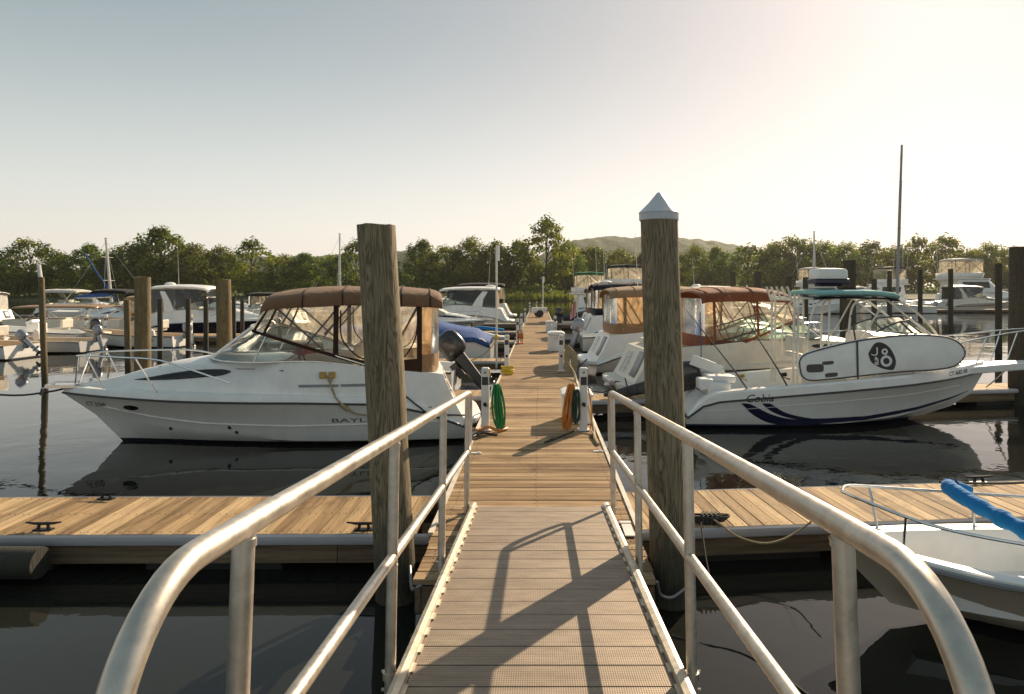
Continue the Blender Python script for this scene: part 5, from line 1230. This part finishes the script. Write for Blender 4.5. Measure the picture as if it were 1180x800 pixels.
m, N, L, B = newmat('shore_soil')
v = coords(N, L); f = noisetex(N, L, v, .4, 6); L.new(ramp(N, L, f, [(.3, (.05, .05, .03)), (.6, (.10, .11, .045))]), B.inputs['Base Color']); B.inputs['Roughness'].default_value = .95
s = MB(); rows = []
for k in range(61):
    x = lerp(-420, 420, k / 60); w = 4 * noise.noise((x * .02, 1, 0)) + 1.5 * noise.noise((x * .1, 4, 0)); yb = 150 + w + (30 if x > 60 else 0) * min(1, max(0, (x - 60) / 40))
    rows.append([(x, yb - 1.5, -.4), (x, yb, .25), (x, yb + 4, .9), (x, yb + 30, 1.6), (x, 330, 3)])
s.grid(rows); tag(ob('far_shore', s, 'shore_soil'), 'low far bank of the river', 'riverbank', kind='structure')

m, N, L, B = newmat('hill_wood')
v = coords(N, L); f = noisetex(N, L, v, .09, 7, .7); L.new(ramp(N, L, f, [(.3, (.028, .05, .018)), (.55, (.06, .09, .03)), (.7, (.09, .115, .04))]), B.inputs['Base Color']); B.inputs['Roughness'].default_value = .9
bump(N, L, B, f, 1, 6)
def hill(label, pts, y, depth):
    s = MB(); rows = []; x0, x1 = pts[0][0], pts[-1][0]
    for k in range(121):
        x = lerp(x0, x1, k / 120); h = interp(pts, x); row = []
        for j in range(15):
            q = j / 14; z = h * math.sin(PI * min(1, q * 1.0)) ** .8
            row.append((x, y + depth * (q - .5), max(-2, z + 3 * noise.noise((x * .02, q * 5, 3)) * (z > 2) + 2.0 * noise.noise((x * .13, q * 22, 7)) * (z > 2) - 1)))
        rows.append(row)
    s.grid(rows); tag(ob('hill', s, 'hill_wood'), label, 'hill', kind='structure')
hill('hazy wooded hill beyond the trees, behind the capped pile', [(-60, 8), (0, 36), (35, 50), (70, 54), (110, 54), (160, 50), (205, 42), (250, 24), (330, 10)], 660, 300)
hill('low wooded rise beyond the trees on the left', [(-420, 12), (-280, 34), (-200, 30), (-90, 36), (-20, 20)], 560, 200)

# leaves: crowns of many small leaf sprays in clumps
def crown_mesh(name, H, W, nclump, per, leaf, matn, base=.22, shape=1.0, seed=0, open_=.0):
    rnd = random.Random(seed); s = MB()
    cl = []
    while len(cl) < nclump:
        q = rnd.random(); z = lerp(base, .96, q); prof = math.sin(PI * min(1, (q * .9 + .10)) ** shape) ** .6
        a = rnd.random() * 2 * PI; rr = math.sqrt(rnd.random()) * W / 2 * prof
        if rnd.random() < .6: rr = W / 2 * prof * rnd.uniform(.62, 1.0)
        wob = 1 + .35 * noise.noise((math.cos(a) * 1.6 + seed, math.sin(a) * 1.6, q * 3))
        cl.append((Vector((rr * math.cos(a) * wob, rr * math.sin(a) * wob, z * H + rnd.uniform(-.3, .3))), rnd.uniform(.55, 1.3) * W * .125))
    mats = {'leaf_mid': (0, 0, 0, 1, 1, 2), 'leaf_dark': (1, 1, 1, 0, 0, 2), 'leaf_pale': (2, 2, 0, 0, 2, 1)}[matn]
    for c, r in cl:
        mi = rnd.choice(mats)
        for k in range(int(per * (r / (W * .125)) ** 1.5)):
            d = Vector((rnd.gauss(0, 1), rnd.gauss(0, 1), rnd.gauss(0, .7))); d.normalize()
            p = c + d * r * rnd.uniform(.45, 1.05)
            n = (d + Vector((rnd.uniform(-.8, .8), rnd.uniform(-.8, .8), rnd.uniform(-.2, 1)))).normalized()
            t1 = n.orthogonal().normalized(); t1 = (Matrix.Rotation(rnd.random() * 6.28, 3, n) @ t1); t2 = n.cross(t1)
            l = leaf * rnd.uniform(.6, 1.3)
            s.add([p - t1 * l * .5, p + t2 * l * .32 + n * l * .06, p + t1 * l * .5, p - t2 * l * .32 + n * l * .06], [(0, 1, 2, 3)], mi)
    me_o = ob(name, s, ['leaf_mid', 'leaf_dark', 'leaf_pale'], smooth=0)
    return me_o, cl
def trunk_mesh(H, W, cl, seed):
    rnd = random.Random(seed + 99); s = MB(); r0 = H * .022
    top = Vector((rnd.uniform(-.5, .5), rnd.uniform(-.5, .5), H * .86))
    pts = spline([(0, 0, -.5), (0.1, 0, H * .2), (rnd.uniform(-.4, .4), rnd.uniform(-.4, .4), H * .5), top], 4)
    s.tube(pts, [lerp(r0, r0 * .15, i / (len(pts) - 1)) for i in range(len(pts))], 7)
    for c, r in rnd.sample(cl, min(14, len(cl))):
        z0 = min(max(c.z * .62, H * .14), H * .75); i = min(range(len(pts)), key=lambda k: abs(pts[k].z - z0)); p = pts[i]
        md = p.lerp(c, .5) + Vector((0, 0, -.05 * H * rnd.random()))
        s.tube([p, md, c], [r0 * .4, r0 * .25, r0 * .08], 5)
    return ob('trunk', s, 'bark')
PROTO = []
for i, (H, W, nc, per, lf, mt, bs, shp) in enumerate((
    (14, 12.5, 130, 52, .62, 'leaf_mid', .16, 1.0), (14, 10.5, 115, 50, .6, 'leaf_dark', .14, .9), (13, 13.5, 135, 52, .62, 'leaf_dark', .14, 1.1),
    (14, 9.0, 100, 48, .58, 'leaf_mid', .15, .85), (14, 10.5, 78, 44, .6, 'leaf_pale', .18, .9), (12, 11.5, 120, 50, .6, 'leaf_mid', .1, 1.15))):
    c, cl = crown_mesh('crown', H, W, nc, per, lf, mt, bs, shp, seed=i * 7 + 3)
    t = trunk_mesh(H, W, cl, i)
    PROTO.append((c, t, H, W)); 
used = [False] * len(PROTO)
def tree(kind, x, y, h, w, label, group='trees along the far bank', z=.8):
    c, t, H, W = PROTO[kind]
    root = thing('bank_tree', label, 'tree', (x, y, z), random.uniform(0, 6.28), group)
    root.scale = (w / W, w / W, h / H)
    for src in (c, t):
        o = src if not used[kind] else src.copy()
        if used[kind]: COL.objects.link(o)
        o.parent = root
    used[kind] = True
def at(px, y): return (px - 621) * y / 787
def top(py, y): return 2.445 + (334 - py + 3) * y / 787 - .8
TREES = [  # picture column, height line, distance, width in columns, kind, label
    (2, 300, 158, 50, 1, 'dark tree cut by the left frame edge'), (34, 284, 156, 62, 2, 'broad dark round tree near the left frame edge'),
    (72, 296, 160, 50, 0, 'lower tree between the broad dark one and the leaning white mast'), (102, 288, 158, 48, 1, 'dark tree just right of the leaning white mast'),
    (126, 296, 154, 42, 3, 'narrow tree under the dip left of the two tall crowns'), (152, 276, 156, 62, 0, 'tall tree above the left thick mooring pile'),
    (186, 272, 158, 62, 1, 'tallest dark crown of the left bank'), (222, 280, 156, 56, 0, 'full green tree between the two thick mooring piles'),
    (252, 292, 160, 46, 2, 'lower crown right of the tallest dark one, above the right thick pile'), (290, 273, 156, 58, 4, 'pale loose tall tree left of the brown canvas top'),
    (326, 288, 160, 50, 0, 'green tree above the front of the brown canvas top'), (352, 290, 162, 52, 1, 'dark tree behind the middle of the brown canvas top'),
    (385, 288, 160, 50, 0, 'green tree left of the bare pile'), (412, 286, 160, 54, 4, 'pale tree partly behind the bare pile'), (444, 288, 158, 50, 3, 'tree directly behind the bare pile'),
    (486, 271, 166, 50, 1, 'dark tall tree right of the bare pile'), (516, 287, 168, 48, 2, 'dark tree behind the cruiser with black curtains'), (544, 284, 170, 46, 0, 'green tree left of the tall white light pole'),
    (570, 286, 172, 48, 5, 'tree behind the tall white light pole'), (596, 276, 172, 44, 1, 'dark tree left of the tallest crown'), (628, 257, 170, 58, 4, 'tallest sunlit loose tree above the end of the dock'),
    (652, 282, 178, 44, 0, 'lower tree on the right flank of the tallest one'), (682, 284, 190, 54, 5, 'round pale tree in front of the hill, left of the capped pile'), (716, 286, 192, 44, 0, 'tree in front of the hill beside the capped pile'),
    (744, 288, 192, 40, 3, 'tree behind the capped pile'), (800, 277, 196, 42, 0, 'green tree right of the capped pile'), (826, 294, 204, 36, 1, 'low dark tree in the dip right of the capped pile'),
    (862, 279, 214, 46, 4, 'feathery tree above the rust canvas top'), (892, 284, 216, 42, 0, 'middle tree above the rust canvas top'), (915, 277, 220, 48, 4, 'loose tree left of the white flybridge boat'),
    (947, 284, 220, 40, 0, 'low tree above the white flybridge boat'), (972, 277, 222, 40, 4, 'open tree right of the white flybridge boat'), (1004, 278, 224, 52, 4, 'wide open tree left of the very tall mast'),
    (1030, 284, 226, 40, 0, 'tree directly behind the very tall mast'), (1058, 279, 224, 42, 4, 'open tree right of the very tall mast'), (1090, 277, 226, 48, 4, 'wide tree left of the largest yacht'),
    (1118, 285, 228, 36, 0, 'small tree beside the largest yacht'), (1140, 281, 228, 34, 4, 'thin pale tree behind the largest yacht'), (1170, 290, 228, 44, 0, 'tree behind the thick pile at the right frame edge'), (1200, 286, 228, 40, 1, 'tree cut by the right frame edge')]
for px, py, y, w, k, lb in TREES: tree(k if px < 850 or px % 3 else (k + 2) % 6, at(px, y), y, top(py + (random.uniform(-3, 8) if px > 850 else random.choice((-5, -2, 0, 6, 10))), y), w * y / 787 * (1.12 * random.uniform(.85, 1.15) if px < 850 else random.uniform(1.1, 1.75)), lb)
# woodland mass behind the front row, and undergrowth at the water line
rnd = random.Random(5); s = MB()
def spray(s, x, y, z0, h, w, n, leaf):
    for k in range(n):
        p = Vector((x + rnd.gauss(0, w * .4), y + rnd.gauss(0, w * .4), z0 + h * rnd.random() ** .8))
        nn = Vector((rnd.uniform(-1, 1), rnd.uniform(-1, 1), rnd.uniform(0, 1))).normalized(); t1 = nn.orthogonal().normalized(); t1 = Matrix.Rotation(rnd.random() * 6.28, 3, nn) @ t1; t2 = nn.cross(t1); l = leaf * rnd.uniform(.6, 1.4)
        s.add([p - t1 * l * .5, p + t2 * l * .35, p + t1 * l * .5, p - t2 * l * .35], [(0, 1, 2, 3)])
for k in range(150):
    px = -60 + k * 9; y = (182 if px < 640 else 215 if px < 850 else 240) + rnd.uniform(-4, 14)
    spray(s, at(px, y), y, .5, top(interp([(0, 312), (60, 318), (100, 318), (150, 306), (240, 320), (330, 318), (480, 314), (620, 308), (640, 306), (700, 304), (850, 301), (1180, 296)], px) + rnd.uniform(-6, 6), y), 6.5, 150, 1.2)
tag(ob('woodland', s, 'leaf_dark', smooth=0), 'continuous dark woodland filling in behind the front trees', 'woodland', kind='stuff')
s = MB()
for k in range(210):
    px = -70 + k * 6.2; y = (152 if px < 460 else 158 if px < 640 else 180 if px < 850 else 212) + rnd.uniform(-1, 4)
    spray(s, at(px, y), y, .2, rnd.uniform(1.8, 4.6) * (1 if px < 470 else .8), 3.2, 90, .6)
tag(ob('undergrowth', s, 'leaf_mid', smooth=0), 'dense shrubs along the foot of the far trees', 'shrubs', kind='stuff')
s = MB()
for k in range(5200):
    u = rnd.random()
    if u < .25: px, y = rnd.uniform(470, 660), rnd.uniform(148.5, 154)
    elif u < .72: px, y = rnd.uniform(800, 960), rnd.uniform(168, 196)
    else: px, y = rnd.uniform(960, 1040), rnd.uniform(176, 200)
    x = at(px, y); h = rnd.uniform(.8, 1.7) * (1.0 if px < 700 else 1.5); a = rnd.random() * PI; w = .35; dx, dy = w * math.cos(a), w * math.sin(a); lx = rnd.uniform(-.4, .4)
    s.add([(x - dx, y - dy, .1), (x + dx, y + dy, .1), (x + lx, y, .3 + h)], [(0, 1, 2)])
tag(ob('marsh_reeds', s, 'reed', smooth=0), 'bright green marsh reeds along the water', 'reeds', kind='stuff')
s = MB(); s.loft([[(x, 168 + 16 * math.sin(a) + 12, .2 + .35 * max(0, math.cos(a))) for a in [k * PI / 6 for k in range(12)]] for x in range(30, 131, 10)]); tag(ob('marsh_bank', s, 'shore_soil'), 'low marsh bank under the reeds', 'marsh', kind='structure')
# ---------------------------------------------------------------- sky, sun, air, camera
EL, AZ = R(27), R(31.5)
wd = bpy.data.worlds.new('World'); S.world = wd; wd.use_nodes = True
N = wd.node_tree.nodes; L = wd.node_tree.links; bg = N['Background']
sky = N.new('ShaderNodeTexSky'); sky.sky_type = 'NISHITA'; sky.sun_disc = False
sky.sun_elevation = EL; sky.sun_rotation = AZ; sky.altitude = 0; sky.air_density = 1.0; sky.dust_density = 2.2; sky.ozone_density = 1.0
gm = N.new('ShaderNodeGamma'); gm.inputs['Gamma'].default_value = .38; L.new(sky.outputs[0], gm.inputs['Color'])
hs = N.new('ShaderNodeHueSaturation'); hs.inputs['Saturation'].default_value = 1.2; hs.inputs['Hue'].default_value = .462; L.new(gm.outputs[0], hs.inputs['Color'])
tc = N.new('ShaderNodeTexCoord'); sx = N.new('ShaderNodeSeparateXYZ'); L.new(tc.outputs['Generated'], sx.inputs[0])
mr = N.new('ShaderNodeMapRange'); mr.interpolation_type = 'SMOOTHERSTEP'; mr.inputs['From Min'].default_value = -.05; mr.inputs['From Max'].default_value = .46; mr.inputs['To Min'].default_value = 1; mr.inputs['To Max'].default_value = 0
L.new(sx.outputs['Z'], mr.inputs['Value'])
ad = N.new('ShaderNodeMix'); ad.data_type = 'RGBA'; ad.blend_type = 'ADD'
L.new(mr.outputs[0], ad.inputs[0]); L.new(hs.outputs[0], ad.inputs[6]); ad.inputs[7].default_value = (1.75, 1.6, 1.38, 1)      # thick morning air near the horizon
L.new(ad.outputs[2], bg.inputs['Color']); bg.inputs['Strength'].default_value = .15
sd = bpy.data.lights.new('sun', 'SUN'); sd.energy = 4.3; sd.angle = R(.5); sd.color = (1, .80, .56)
so = bpy.data.objects.new('sun', sd); COL.objects.link(so)
dirv = Vector((math.sin(AZ) * math.cos(EL), math.cos(AZ) * math.cos(EL), math.sin(EL)))
so.rotation_euler = dirv.to_track_quat('Z', 'Y').to_euler(); so.location = (30, 40, 60)

m = bpy.data.materials.new('haze_air'); m.use_nodes = True; N = m.node_tree.nodes; L = m.node_tree.links; N.remove(N['Principled BSDF'])
pv = N.new('ShaderNodeVolumePrincipled'); pv.inputs['Color'].default_value = (.95, .92, .86, 1); pv.inputs['Density'].default_value = .00014; pv.inputs['Anisotropy'].default_value = .35
L.new(pv.outputs[0], N['Material Output'].inputs['Volume']); MATS['haze_air'] = m
s = MB(); s.box((0, 405, 40), (1300, 930, 84)); hz = ob('haze', s, 'haze_air', smooth=0); tag(hz, 'thin warm morning haze over the river', 'haze', kind='stuff')

cd = bpy.data.cameras.new('camera'); cam = bpy.data.objects.new('camera', cd); COL.objects.link(cam); S.camera = cam
cam.location = (0, 0, 2.445); cam.rotation_euler = (R(90), 0, 0)
cd.sensor_width = 36; cd.lens = 787 / 1180 * 36; cd.shift_x = -31 / 1180; cd.shift_y = -66 / 1180; cd.clip_start = .05; cd.clip_end = 5000
vs = S.view_settings; S.display_settings.display_device = 'sRGB'; vs.view_transform = 'Standard'; vs.look = 'None'; vs.exposure = .76; vs.gamma = 1; vs.use_curve_mapping = False
S.cycles.max_bounces = 8; S.cycles.transparent_max_bounces = 16; S.cycles.caustics_reflective = False; S.cycles.caustics_refractive = False
S.cycles.use_denoising = True; S.cycles.sample_clamp_indirect = 6
